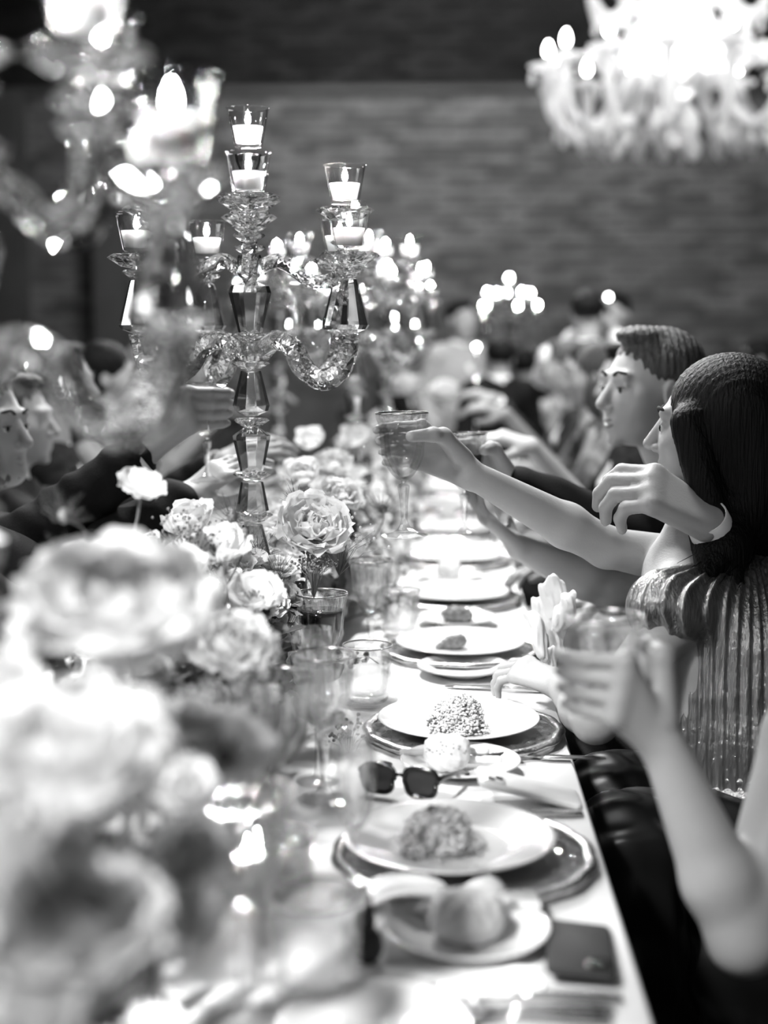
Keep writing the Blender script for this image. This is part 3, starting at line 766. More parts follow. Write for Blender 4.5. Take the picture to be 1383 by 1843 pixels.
def candelabrum(label, loc_, rot, cand_label, group=None, lower=(-22, 40, 122, 188), first=None, special=None):
    r = thing('candelabra', label, 'candelabra', (loc_[0], loc_[1], CT), (0, 0, rot), group)
    dz = -CT
    for me in STEMS: ob(me.name.split('.')[0], me, M_crystal, r, (0, 0, dz))
    cups = [(0, 0, zz(276))]
    for k in range(4):
        a = k*PI/2
        A = ob('upper_arm', upper_me, M_crystal, r, (0, 0, dz), (0, 0, a))
        ob('collar', collar_me, M_crystal, A, (.17, 0, 1.578)); ob('collar', collar_me, M_crystal, A, (.17, 0, 1.602)); ob('drip_dish', dish_me, M_crystal, A, (.17, 0, 1.632))
        cups.append((.17*math.cos(a), .17*math.sin(a), 1.648))
    for k in lower:
        a = R(k)
        A = ob('lower_arm', lower_me, M_crystal, r, (0, 0, dz), (0, 0, a))
        ob('crystal_bell', bell_me, M_crystal, A, (.197, 0, 1.433)); ob('collar', collar_me, M_crystal, A, (.197, 0, 1.525)); ob('drip_dish', dish_me, M_crystal, A, (.197, 0, 1.548))
        cups.append((.197*math.cos(a), .197*math.sin(a), 1.563))
    M = Matrix.Rotation(rot, 4, 'Z')
    for i, c in enumerate(cups):
        p = M @ Vector(c); p = Vector((p.x+loc_[0], p.y+loc_[1], p.z))
        sp = special.get(i) if special else None
        if CDC[0] is None or CDC[0] == 0: CDC[0] = votive(p, sp or cand_label, None if sp else cand_label.replace('lit candle cup', 'candle cups'))
        else: dup(CDC[0], p, label=sp or cand_label, group=None if sp else cand_label.replace('lit candle cup', 'candle cups'))
    return r
cp = P(452, 700, 2.55)
candelabrum('sharp cut-crystal candelabra with lit cups rising from the flowers', (cp.x, cp.y), .134, 'lit candle cup on the sharp crystal candelabra', lower=(-30, 32, 114, 180), special={2: 'lit candle cup on the back arm, half hidden behind the topmost of the sharp candelabra', 3: 'lit candle cup on the upper left arm of sharp candelabra', 5: 'lit candle cup of the sharp candelabra, nearer of the lower right pair', 6: 'lit candle cup of the sharp candelabra, rear of the lower right pair',
    7: 'lit candle cup of the sharp candelabra, inner one at lower left', 8: 'leftmost lit candle cup of the sharp candelabra',
    0: 'topmost lit candle cup of the sharp crystal candelabra', 4: 'lit candle cup just below the topmost, on the front arm', 1: 'lit candle cup on the upper right arm of sharp candelabra'})
cp = P(-70, 600, 1.24); candelabrum('large blurred crystal candelabra filling the upper left corner', (cp.x, cp.y), -.6, lower=(25, 75, 150, -40, 215, -95), special={1: 'blurred candle cup at the very top left, upper arm of the near candelabra', 5: 'large blurred candle cup left of the sharp candelabra top'}, cand_label= 'lit candle cup on the large blurred near candelabra')
cp = P(640, 600, 4.3); candelabrum('blurred crystal candelabra just right behind the sharp one', (cp.x, cp.y), .3, 'lit candle cup on the candelabra behind the sharp one')
cp = P(694, 600, 6.0); candelabrum('farthest crystal candelabra on the main table', (cp.x, cp.y), .1, 'lit candle cup on the farthest main table candelabra')
cp = P(500, 600, 6.1); cl = (cp.x, cp.y)
candelabrum('blurred crystal candelabra near the left table edge, behind the sharp one', cl, .6, 'lit candle cup on the candelabra near the left table edge')
cp = P(916, 600, 9.7); cr_ = (cp.x, cp.y)
candelabrum('distant candelabra glowing between the standing guests', cr_, .5, 'lit candle cup on the distant candelabra')
# side tables that carry the two distant ones
def side_table(c, label, lab2, rx=.75):
    r = thing('round_table', label, 'table', (c[0], c[1], 0)); ob('tabletop', MB().add(*lathe([(.0005, .7), (rx-.03, .7), (rx-.02, .72), (rx-.03, .742), (.0005, .742)], 40)), M_wood, r)
    ob('pedestal', MB().add(*lathe([(.3, 0), (.3, .03), (.05, .06), (.05, .7)], 20)), M_wood, r)
    ob('round_tablecloth', MB().add(*lathe([(.0005, CT-.0015), (rx, CT-.002), (rx+.012, CT-.01), (rx+.03, .5), (rx+.05, .12)], 96, lambda t, s, i: 1+(.03*math.cos(14*t) if i > 2 else 0))), M_linen, None, (c[0], c[1], 0), label=lab2, cat='tablecloth')
side_table(cr_, 'round table far behind carrying the distant candelabra', 'white cloth on the farthest round table', .42)
# ================================================================== chandelier
cc = P(1216, 300, 8.0); chz = 2.42
ch = thing('chandelier', 'huge glowing glass chandelier hanging at upper right', 'chandelier', (cc.x, cc.y, chz))
ob('stem', MB().add(*lathe([(.02, ZC-chz), (.02, 2.6), (.09, 2.4), (.05, 2.2), (.16, 1.9), (.10, 1.6), (.05, 1.5), (.2, 1.2), (.08, 1.0), (.12, .75), (.28, .6), (.30, .5), (.12, .38), (.05, .3), (.13, .2), (.09, .1), (.003, .04)], 20, lambda t, s, i: 1+.06*math.cos(10*t)*(i > 1))).mesh('stem', False), M_milky, ch)
cdish = MB().add(*lathe([(.02, 0), (.05, .004), (.082, .02), (.105, .03), (.102, .038), (.08, .028), (.02, .012)], 36, lambda t, s, i: 1+.07*math.cos(9*t)*(i in (2, 3, 4)))).mesh('drip_dish')
ctube = MB().add(*lathe([(.016, .01), (.016, .07), (.02, .075), (.02, .085), (.003, .085)], 12)).mesh('candle_tube')
cbulb = MB().add(*lathe([(.003, .085), (.016, .095), (.022, .118), (.015, .145), (.003, .168)], 12)).mesh('bulb')
cdrop = MB().add(*lathe([(.001, 0), (.004, -.01), (.014, -.04), (.018, -.06), (.012, -.08), (.001, -.09)], 8)).mesh('crystal_drop', False)
def charm(rad, za, drop, thick):
    pts = smooth_path([(.12, 0, za), (.12+rad*.25, 0, za+.05), (rad*.55, 0, za-drop*.6), (rad*.78, 0, za-drop), (rad*.96, 0, za-drop*.55), (rad, 0, za+.06), (rad, 0, za+.1)], 5)
    return MB().add(*tube(pts, thick, 10, .1, .15)).mesh('arm', False), pts
a1, p1_ = charm(.72, .35, .24, .03); a2, p2_ = charm(.52, .95, .22, .026); a3, p3_ = charm(.36, 1.45, .18, .022)
lf_me = MB()
for k in range(5): lf_me.add(*petal(.12, .03, .8, .004, k), M=Matrix.Rotation(k*1.25, 4, 'Z') @ Matrix.Rotation(.7, 4, 'X'))
lf_me = lf_me.mesh('glass_leaf')
for ring, (me, pts, n, rad, za, off) in enumerate(((a1, p1_, 14, .72, .45, 0), (a2, p2_, 10, .52, 1.05, .2), (a3, p3_, 8, .36, 1.55, .1))):
    for k in range(n):
        A = ob('arm', me, M_milky, ch, (0, 0, 0), (0, 0, 2*PI*k/n+off))
        ob('drip_dish', cdish, M_milky, A, (rad, 0, za)); ob('candle_tube', ctube, M_china, A, (rad, 0, za)); ob('bulb', cbulb, M_bulb, A, (rad, 0, za))
        for q in (8, 14, 19):
            pp = pts[q]; ob('crystal_drop', cdrop, M_milky, A, (pp[0], 0, pp[2]-.03))
        ob('glass_leaf', lf_me, M_milky, A, (rad*.62, 0, za+.02)); ob('crystal_drop', cdrop, M_milky, A, (rad+.09, 0, za+.02)); ob('crystal_drop', cdrop, M_milky, A, (rad-.09, 0, za+.02))
hp = MB().add(*lathe([(.001, 0), (.03, .02), (.055, .07), (.06, .1), (.03, .16), (.012, .2)], 12)).mesh('hanging_pear', False)
for k in range(16): ob('hanging_pear', hp, M_milky, ch, (.42*math.cos(k*PI/8), .42*math.sin(k*PI/8), .0))
light('chandelier_glow', 'POINT', (cc.x, cc.y, chz+.75), None, 160, .25)
# ================================================================== flowers
def stem_to(r, L=.2, m=M_stem, bend=.03, rad=.0018):
    return ob('stem', MB().add(*tube(smooth_path([(0, 0, -.002), (bend*.3, 0, -L*.4), (bend, 0, -L)], 3), rad, 6)), m, r)
PET = {}
def petal_me(kind, v):
    if (kind, v) not in PET:
        a = {'peony': (1, .64, .75, .085), 'inner': (1, .5, 1.3, .1), 'rose': (1, .68, 1.1, .03), 'open': (1, .55, .6, .07)}[kind]
        PET[(kind, v)] = MB().add(*petal(a[0], a[1], a[2], a[3], v+1.7, 7, 7)).mesh('petal')
    return PET[(kind, v)]
def flower_master(name, kind, rad, m, seed, label, cat='flower'):
    rn = random.Random(seed); r = thing(name, label, cat)
    lay = {'peony': [(8, 12, 1.0, 'peony'), (8, 28, .92, 'peony'), (8, 48, .8, 'peony'), (8, 64, .62, 'inner'), (6, 78, .48, 'inner')],
           'rose': [(5, 22, 1.0, 'rose'), (5, 42, .9, 'rose'), (5, 58, .78, 'rose'), (4, 72, .62, 'inner'), (3, 84, .46, 'inner')],
           'open': [(6, 22, 1.0, 'open'), (6, 40, .88, 'open')]}[kind]
    for n, el, s, pk in lay:
        for k in range(n):
            a = 2*PI*(k+rn.uniform(-.2, .2))/n+el; e = R(el+rn.uniform(-8, 8)); sc = rad*s*rn.uniform(.88, 1.08)
            o = ob('petal', petal_me(pk, rn.randrange(3)), m, r); o.matrix_local = Matrix.Rotation(a, 4, 'Z') @ Matrix.Translation((0, rad*.06, 0)) @ Matrix.Rotation(e, 4, 'X') @ Matrix.Scale(sc, 4)
    if kind == 'open':
        mb = MB().add(*ball((0, 0, rad*.12), rad*.14, 10, 6))
        for k in range(22):
            a = rn.uniform(0, 6.3); q = rn.uniform(.12, .3)*rad
            mb.add(*tube([(0, 0, rad*.1), (q*math.cos(a)*.6, q*math.sin(a)*.6, rad*.25), (q*math.cos(a), q*math.sin(a), rad*.33)], rad*.012, 4)); mb.add(*ball((q*math.cos(a), q*math.sin(a), rad*.34), rad*.035, 5, 4))
        ob('stamens', mb, M_fcentre, r, label='dark stamens')
    stem_to(r)
    return r
def baked(name, kind, seed):
    rn = random.Random(seed); mb = MB()
    for n, el, s in {'a': [(7, 15, 1), (6, 45, .8), (4, 72, .55)], 'b': [(5, 25, 1), (4, 60, .7)], 'c': [(8, 5, 1), (8, 25, .85), (7, 50, .7), (5, 72, .5)]}[kind]:
        for k in range(n):
            mb.add(*petal(s*rn.uniform(.85, 1.1), .55*s, 1, .05, rn.random()*9, 4, 4), M=Matrix.Rotation(2*PI*(k+rn.uniform(-.2, .2))/n+el, 4, 'Z') @ Matrix.Rotation(R(el), 4, 'X'))
    return mb.mesh(name)
def aim(d, spin=0): return (Vector(d).to_track_quat('Z', 'Y') @ Matrix.Rotation(spin, 3, 'Z').to_quaternion()).to_euler()
FM = {'peony': flower_master('peony', 'peony', .07, M_petal, 1, 'x'), 'peony2': flower_master('peony', 'peony', .07, M_petal2, 2, 'x'),
      'rose': flower_master('garden_rose', 'rose', .05, M_petal, 3, 'x'), 'rose2': flower_master('garden_rose', 'rose', .05, M_petal2, 4, 'x'),
      'open': flower_master('anemone', 'open', .05, M_petal, 5, 'x')}
used = set()
def put(kind, px, py, d, size, label, dirv=(0, -.3, 1), spin=0):
    m = FM[kind]; base = {'p': .07, 'r': .05, 'o': .05}[kind[0]]; p = P(px, py, d)
    if kind in used: return dup(m, p, aim(dirv, spin), size/base, label)
    used.add(kind); m.location = p; m.rotation_euler = aim(dirv, spin); m.scale = (size/base,)*3; m['label'] = label; return m
put('peony', 205, 1160, 1.22, .095, 'huge white peony in front of the dark sleeve at left', (.1, -.35, 1), 0)
put('peony', 130, 1440, 1.02, .085, 'largest blurred white peony at the lower left', (-.1, -.35, 1), 1)
put('rose', 236, 1352, 1.22, .036, 'small upright white ranunculus between the two huge peonies', (0, -.8, .6), 2)
put('open', 395, 1010, 2.15, .062, 'sharp open white bloom below the candelabra foot', (-.1, -.5, 1), .3)
put('open', 455, 1090, 2.1, .052, 'sharp white bloom with a thin stem crossing it, below the open one', (.2, -.6, 1), 1.3)
put('peony', 560, 965, 2.4, .07, 'upright white peony right of the candelabra foot', (.25, -.75, .8), .6)
put('rose', 320, 1065, 1.95, .055, 'white rose with ruffled rim left of the sharp blooms', (-.1, -.4, 1), 0)
put('peony2', 420, 1190, 1.75, .062, 'shaded white bloom above the fine mist of threads', (.1, -.5, 1), .2)
put('rose2', 150, 1050, 1.75, .05, 'cream rose behind the huge peony', (-.3, -.2, 1), 0)
put('peony2', 30, 1190, 1.3, .055, 'pale bloom at the left edge beside the huge peony', (-.4, -.5, 1), 1)
put('rose', 45, 1290, 1.15, .045, 'white rose at left edge between the two huge peonies', (-.3, -.7, .8), 2)
put('peony2', 60, 1640, .98, .06, 'cream peony below the largest peony at the left edge', (-.3, -.45, 1), 0)
put('peony', 130, 1735, .95, .075, 'big blurred white peony second from the bottom left', (.0, -.4, 1), 2)
put('rose2', 20, 1560, .9, .05, 'blurred cream rose cut by the left edge', (-.3, -.4, 1), 1)
put('rose2', 280, 1700, 1.12, .055, 'blurred cream rose beside a dark leaf near the bottom', (.3, -.45, 1), .5)
put('rose2', 330, 1560, 1.15, .042, 'blurred cream rose right of the largest peony', (.3, -.6, .7), .9)
put('rose', 335, 1335, 1.3, .036, 'small white rose right of the small upright ranunculus', (.2, -.6, .7), 1)
put('open', 400, 1370, 1.3, .05, 'pale open bloom behind the nearest goblet', (.3, -.6, .8), .4)
put('rose', 330, 1430, 1.2, .03, 'tiny white rose low between ranunculus and goblet', (.2, -.8, .7), 0)
put('peony', 60, 1830, .92, .06, 'white peony cut off at the bottom left corner', (-.1, -.4, 1), 0)
put('rose', 350, 960, 2.3, .05, 'white rose left of the candelabra foot', (-.2, -.4, 1), 1)
put('rose2', 270, 1025, 2.15, .05, 'pale rose at the edge of the dark jacket', (-.4, -.3, 1), .5)
put('peony', 610, 905, 2.9, .05, 'white bloom right behind the upright peony', (.3, -.5, .8), 1)
put('rose', 545, 870, 3.1, .05, 'white rose behind the candelabra stem, right side', (0, -.5, .8), 1)
put('peony2', 600, 850, 3.5, .055, 'soft pale bloom farther behind the upright peony', (0, -.5, .8), 1)
put('rose', 560, 805, 3.9, .05, 'soft white rose left of the raised goblet, farther back', (0, -.5, .8), 1)
put('rose', 640, 800, 4.3, .055, 'soft white rose just left of the raised goblet', (0, -.5, .8), 1)
put('peony', 735, 705, 6.2, .08, 'round white bloom above the raised goblet', (0, -.5, .8), 1)
put('peony2', 800, 710, 6.6, .07, 'round pale bloom above and right of the raised goblet', (0, -.5, .8), 1)
# filler along the whole runner
rn = random.Random(11)
def mound(y, a, k=1.0):
    xc = -.37+.09*min(1, max(0, (y-2)/3)); hgt = .27 if y > 1.2 else .22
    return Vector((xc+(.205 if a < 0 or y > 3.2 else .11)*math.sin(a)*k, y, .76+hgt*math.cos(a)*k)), Vector((math.sin(a), -.35, math.cos(a)+.15))
bl = [(baked('blossom', 'a', i), baked('blossom', 'b', i+9), baked('blossom', 'c', i+20)) for i in range(2)]
kinds = [('spray_rose', 2, M_petal, .032, 'white ruffled spray rose packed in the flower runner', 'white spray roses in the runner'),
         ('small_blossom', 1, M_petal2, .019, 'small cream blossom packed in the flower runner', 'small cream blossoms in the runner'),
         ('carnation', 0, M_petal3, .026, 'greyish pink carnation packed in the flower runner', 'greyish carnations in the runner'),
         ('stock_flower', 0, M_petal, .022, 'little white stock flower packed in the flower runner', 'little white stock flowers in the runner')]
sm_me = MB().add(*tube([(0, 0, 0), (.1, 0, -4), (.4, 0, -7)], .06, 5)).mesh('stem')
ys = []
y = .82
while y < 7.0:
    y += .008 if y < 1.9 else (.0055 if y < 3.6 else (.008 if y < 5 else .013)); ys.append(y)
MAST = {}
for y in ys:
    a = rn.uniform(-1.5, 1.45); kd = rn.choices(range(4), (4, 5, 3, 4))[0]; nm, v, m, s0, lb, gr = kinds[kd]
    p, n = mound(y, a, rn.uniform(.78, 1.03)); s = s0*rn.uniform(.8, 1.3)*(1.15 if y > 2.4 else 1)
    n = n+Vector((rn.uniform(-.4, .4), rn.uniform(-.4, .2), rn.uniform(-.2, .2)))
    key = (kd, rn.randrange(2))
    where = 'near' if y < 1.9 else 'middle' if y < 3.4 else 'far'
    lab = lb.replace('packed in the flower runner', {'near': 'packed in the near, most blurred end of the runner', 'middle': 'packed in the sharp middle of the runner', 'far': 'packed in the far end of the runner'}[where])
    gr2 = gr+', '+where+' part'
    o = ob(nm, bl[key[1]][v], None, None, p, aim(n, rn.uniform(0, 6)), s, lab, 'flower', gr2)
    if not o.data.materials: o.data.materials.append(m)
    o.material_slots[0].link = 'OBJECT'; o.material_slots[0].material = m
    ob('stem', sm_me, M_stem, o)
# greenery
leaf_one = MB().add(*petal(1, .28, .5, .03, 2, 5, 4)).mesh('leaf')
def sprig(kind):
    rn2 = random.Random(kind); r = thing('leaf_sprig', 'x', 'foliage')
    ob('stem', MB().add(*tube(smooth_path([(0, 0, -.12), (.004, 0, -.04), (0, .01, .03)], 3), .0015, 5)), M_darkstem, r)
    for k in range(9):
        o = ob('leaf', leaf_one, (M_leaf, M_leaf2)[kind], r)
        o.matrix_local = Matrix.Translation((0, 0, -.06+k*.011)) @ Matrix.Rotation(k*2.4, 4, 'Z') @ Matrix.Rotation(R(rn2.uniform(5, 55)), 4, 'X') @ Matrix.Scale(rn2.uniform(.035, .06), 4)
    return r
spm = [sprig(0), sprig(1)]; first = [True, True]
for i in range(110):
    y = .85+ (rn.random()**1.5)*6.0; a = rn.uniform(-1.5, 1.5); p, n = mound(y, a, rn.uniform(.7, .93)); k = i % 2
    w = 'near' if y < 1.9 else 'middle' if y < 3.4 else 'far'; kk = ('dark', 'mid-grey')[k]
    lab = '%s leafy sprig tucked among blooms in the %s part of the runner' % (kk, w); gr = '%s leafy sprigs, %s part' % (kk, w)
    if first[k]: r = spm[k]; first[k] = False; r.location = p; r.rotation_euler = aim(n); r['label'] = lab; r['group'] = gr
    else: dup(spm[k], p, aim(n, rn.uniform(0, 6)), rn.uniform(.8, 1.3), lab, gr)
# threads (love-in-a-mist) and mist
def nigella(seed, pod=True):
    rn2 = random.Random(seed); mb = MB()
    for k in range(46):
        a = rn2.uniform(0, 6.3); e = rn2.uniform(-.3, 1.2); L = rn2.uniform(.018, .034); d = Vector((math.cos(a)*math.cos(e), math.sin(a)*math.cos(e), math.sin(e)))
        q = d*L+Vector((0, 0, .008)); w = Vector((rn2.uniform(-1, 1), rn2.uniform(-1, 1), rn2.uniform(-1, 1)))*.006
        mb.add(*tube([(0, 0, 0), tuple(d*L*.5), tuple(q+w)], [.0005, .0002], 4))
    return mb.mesh('threads')
ng = [nigella(1), nigella(2), nigella(3)]
pod = MB().add(*ball((0, 0, .004), (.007, .007, .009), 8, 6)).mesh('seed_pod')
def nig(p, tgt, lab, m=M_leaf2, grp=None, sc=1, k=0, podm=M_leaf2):
    """flower head at p with a curved stem coming from tgt"""
    r = thing('seed_head', lab, 'flower', p, group=grp, scale=sc)
    ob('threads', ng[k % 3], m, r, kind='stuff'); ob('seed_pod', pod, podm, r)
    d = (Vector(tgt)-Vector(p))/sc; mid = d*.5+Vector((.012, 0, .012))
    ob('stem', MB().add(*tube(smooth_path([(0, 0, 0), mid, d], 4), .0011/sc, 6)), M_darkstem if m is M_leaf else M_leaf2, r); return r
nig(P(418, 935, 2.2), P(378, 1030, 2.25), 'feathery dark seed head on a thin stem at the candelabra foot', M_leaf, sc=1.25)
nig(P(440, 965, 2.15), P(405, 1060, 2.15), 'spiky bud on dark stem right of the feathery seed head', M_leaf, k=1)
nig(P(275, 1025, 2.1), P(285, 1090, 2.1), 'spiky round seed head over the pale rose', M_leaf, k=2)
nig(P(400, 1035, 2.05), P(392, 1140, 2.05), 'thread-collared bud before the sharp open bloom', M_leaf2, k=0)
nig(P(108, 1090, 1.6), P(150, 1170, 1.6), 'thin spiky head above the cream rose at left', M_leaf2, k=1)
nig(P(115, 935, 1.75), P(155, 1015, 1.8), 'pale fuzzy bud on a bent stem before the black sleeve', M_petal3, sc=1.1, k=2, podm=M_petal2)
nig(P(105, 1010, 1.7), P(135, 1080, 1.75), 'small spiky bud low before the black jacket', M_petal3, k=0)
nig(P(535, 905, 2.45), P(535, 985, 2.45), 'dark spiky flower head beside the upright peony', M_leaf, sc=1.0, k=1, podm=M_leaf)
nig(P(690, 920, 3.0), P(660, 990, 3.0), 'dark feathery head left of the raised goblet foot', M_leaf, sc=1.3, k=2)
for i in range(26):
    y = rn.choice((rn.uniform(1.3, 2.2), rn.uniform(2.0, 3.2))); p, n = mound(y, rn.uniform(-1.1, 1.3), 1.1); q, _ = mound(y+.02, rn.uniform(-.5, .5), .7)
    w = 'near' if y < 1.8 else 'middle'; nig(p, q, 'wispy seed head standing above the %s part of the runner' % w, (M_leaf2, M_petal3)[i % 2], 'wispy seed heads, %s part' % w, rn.uniform(.8, 1.2), i)
# white cosmos seen edge-on over the sleeve, its stem
r = thing('cosmos_flower', 'white flower seen edge-on on a tall stem before the suit cuff', 'flower', P(252, 882, 2.0), (R(25), R(22), 0))
for k in range(8):
    o = ob('petal', petal_me('open', k % 3), M_petal, r); o.matrix_local = Matrix.Rotation(k*PI/4, 4, 'Z') @ Matrix.Rotation(R(8), 4, 'X') @ Matrix.Scale(.038, 4)
st = P(222, 1010, 2.05)-P(252, 882, 2.0); st = r.rotation_euler.to_matrix().inverted() @ st
ob('stem', MB().add(*tube(smooth_path([(0, 0, 0), st*.4+Vector((.006, 0, 0)), st], 4), .0022, 6)), M_leaf2, r)
r = thing('bud_spike', 'pale pointed bud spike at the left edge before the black jacket', 'flower', P(45, 1035, 1.35)); d = P(70, 1110, 1.35)-P(45, 1035, 1.35)
ob('stem', MB().add(*tube(smooth_path([(0, 0, 0), d*.5+Vector((.004, 0, 0)), d*1.2], 3), [.0025, .004], 6)), M_leaf2, r); ob('bud', MB().add(*ball((.002, 0, -.004), (.005, .005, .011), 8, 6)), M_petal3, r)
# baby's breath clouds: many tiny dots on threads
def mist(label, c, rx, n, seed, m=M_petal, r_=.0028):
    rn2 = random.Random(seed); r = thing('gypsophila_spray', label, 'flower', c); mb = MB(); st = MB()
    for k in range(n):
        p = Vector((rn2.gauss(0, rx*.5), rn2.gauss(0, rx*.5), abs(rn2.gauss(0, rx*.5)))); mb.add(*ball(p, r_*rn2.uniform(.6, 1.3), 5, 4))
        if k % 2 == 0: st.add(*tube([(0, 0, -.05), tuple(p*.5+Vector((0, 0, -.01))), tuple(p)], .0004, 3))
    ob('blossoms', mb, m, r, kind='stuff'); ob('twigs', st, M_leaf2, r, kind='stuff')
mist('cloud of tiny blossoms around the red wine glass base', P(510, 1100, 2.55), .05, 160, 1, M_leaf2)
mist('fine grey mist of threads and dots left of the flute', P(440, 1215, 1.75), .055, 200, 2, M_petal3)
mist('tiny dotted spray above the sharp open bloom', P(340, 985, 2.15), .05, 160, 3, M_leaf2, .0022)
mist('dotted spray in front of the upright peony', P(565, 1025, 2.38), .035, 160, 4, M_leaf2, .0024)
mist('tiny blossoms under the upright peony', P(610, 985, 2.5), .05, 110, 5, M_petal)
mist('blurred tiny blossoms by the nearest goblet', P(420, 1300, 1.45), .05, 130, 6, M_petal2)
mist('small sprig of blossoms on the cloth beside the sharp tumbler', on(628, 1350)+Vector((0, 0, .02)), .03, 60, 7, M_leaf2, .0026)
# trough that holds the flowers
for k, (ya, yb_) in enumerate(((.72, 1.12), (1.46, 2.38), (2.72, 4.12), (4.48, 5.82), (6.2, 7.0))):
    yy = (ya+yb_)/2; h_ = (yb_-ya)/2-.06
    r = ob('flower_trough', None, None, None, (-.37+.09*min(1, max(0, (yy-2)/3)), yy, CT), label='low dark trough under the flowers, %s stretch of the runner' % ('nearest', 'second', 'third', 'fourth', 'farthest')[k], cat='vase')
    ob('body', MB().add(*box((-.09, -h_, 0), (.09, h_, .1))).mesh('body', False), M_leaf, r)
    ob('moss', MB().add(*ball((0, 0, .1), (.14, h_, .11), 16, 8)), M_leaf, r, kind='stuff')
# ================================================================== people
V = Vector
def frame(f, up):
    f = V(f).normalized(); up = V(up); x = f.cross(up).normalized(); z = x.cross(f).normalized(); return x, f, z
def LP(c, fr, p, s=1): return V(c)+fr[0]*(p[0]*s)+fr[1]*(p[1]*s)+fr[2]*(p[2]*s)
def FM_(fr): return [[fr[0][i], fr[1][i], fr[2][i]] for i in range(3)]
def head_prims(c, fr, s=1, beard=0):
    M = FM_(fr); E = lambda p, r, k=.012, sub=False: ell(LP(c, fr, p, s), tuple(q*s for q in r), k*s, M, sub)
    K = lambda a, b, r0, r1, k=.006, sub=False: cap(LP(c, fr, a, s), LP(c, fr, b, s), r0*s, r1*s, k*s, sub)
    L = [E((0, -.018, .035), (.074, .095, .085)), E((0, .03, -.02), (.060, .064, .085), .025), E((0, .035, -.07), (.047, .052, .036), .025),
         E((0, .076, -.098), (.018, .014, .014)), K((-.034, .078, .030), (.034, .078, .030), .012, .012, .01),
         E((-.037, .052, -.02), (.026, .026, .024), .03), E((.037, .052, -.02), (.026, .026, .024), .03),
         E((-.031, .100, .008), (.015, .012, .011), .010, True), E((.031, .100, .008), (.015, .012, .011), .010, True),
         K((0, .088, .014), (0, .112, -.026), .008, .011, .006), K((-.010, .098, -.032), (.010, .098, -.032), .0085, .0085, .004),
         K((-.019, .084, -.058), (.019, .084, -.058), .008, .008, .004), K((-.016, .084, -.069), (.016, .084, -.069), .008, .008, .004),
         K((-.022, .0945, -.0635), (.022, .0945, -.0635), .002, .002, .003, True)]
    for q in (-1, 1):
        L += [E((q*.078, -.006, -.004), (.009, .020, .031), .005), E((q*.084, -.002, -.002), (.004, .010, .018), .004, True)]
        L += [K((q*.03-.012, .080, .013), (q*.03+.012, .080, .013), .0055, .0055, .003)]
    if beard: L += [E((0, .045, -.085), (.05, .052, .036), .01)]
    return L
def face_parts(root, c, fr, s=1, brow=M_brow, off=(0, 0, 0)):
    for q in (-1, 1):
        p = LP(c, fr, (q*.031, .0765, .004), s)-V(off)
        e = ob('eye', MB().add(*ball((0, 0, 0), .0118*s, 12, 8)), M_eye, root, p)
        ob('iris', MB().add(*ball(tuple(fr[1]*(.0062*s)), .0075*s, 10, 6)), M_iris, e)
        pts = [LP((0, 0, 0), fr, (q*a, b, z), s) for a, b, z in ((.014, .0925, .033), (.028, .0915, .040), (.045, .080, .036))]
        o = ob('eyebrow', MB().add(*tube(smooth_path(pts, 3), [.0034*s]*6+[.0015*s], 6)), brow, root, V(c)-V(off))
        pts = [LP((0, 0, 0), fr, (q*.031+a, .0895-abs(a)*.25, .0095-abs(a)*.12), s) for a in (-.015, -.006, .006, .015)]
        ob('eyelashes', MB().add(*tube(pts, .0012*s, 5)), M_brow, root, V(c)-V(off))
    lp = [LP((0, 0, 0), fr, (a, .0925-abs(a)*.25, z), s) for a, z in ((-.02, -.061), (-.007, -.0565), (0, -.058), (.007, -.0565), (.02, -.061))]
    lp2 = [LP((0, 0, 0), fr, (a, .0925-abs(a)*.25, z), s) for a, z in ((-.017, -.066), (0, -.072), (.017, -.066))]
    ob('lips', MB().add(*tube(smooth_path(lp, 2), .0035*s, 6)).add(*tube(smooth_path(lp2, 3), .0042*s, 6)), M_lip, root, V(c)-V(off))
def finger(pts, rads, k=.004): return [cap(pts[i], pts[i+1], rads[i], rads[i+1], k) for i in range(len(pts)-1)]
def palm(Wp, Ks, s, f, n, thk=.011):
    L = []
    for i, K in enumerate(Ks):
        a = V(Wp)+s*(.018-.012*i); L.append(cap(a, K, thk*1.05, thk*.98, .014))
    L.append(cap(Ks[0], Ks[-1], thk*.8, thk*.75, .012)); return L
def free_hand(Wp, f, n, side, bends=(20, 25, 15), spread=6, sc=1, fat=1):
    f = V(f).normalized(); n = V(n); n = (n-f*n.dot(f)).normalized(); s = f.cross(n)*side; Wp = V(Wp)
    Ks = [Wp+(f*a+s*b)*sc for a, b in ((.090, .029), (.094, .009), (.089, -.011), (.080, -.029))]
    L = palm(Wp, Ks, s*sc, f, n, .012*fat)
    ln = ((.045, .026, .022), (.050, .030, .023), (.046, .028, .023), (.036, .021, .020)); rr = (.0092, .0092, .0086, .0078)
    for i in range(4):
        sp = R(spread*(1.5-i)); f2 = (f*math.cos(sp)+s*math.sin(sp)); A = 0; p = Ks[i]; pts = [p]
        for j in range(3):
            A += R(bends[j]*(1+.08*i)); p = p+(f2*math.cos(A)+n*math.sin(A))*ln[i][j]*sc; pts.append(p)
        r = rr[i]*fat; L += finger(pts, [r*1.08, r, r*.92, r*.8])
    t0 = Wp+(f*.018+s*.02+n*.006)*sc; t1 = t0+(f*.62+s*.62+n*.35).normalized()*.046*sc; t2 = t1+(f*.8+s*.3+n*.35).normalized()*.034*sc; t3 = t2+(f*.95+n*.3).normalized()*.026*sc
    L += finger([t0, t1, t2, t3], [.018*fat, .013*fat, .0105*fat, .0085*fat], .01)
    return L
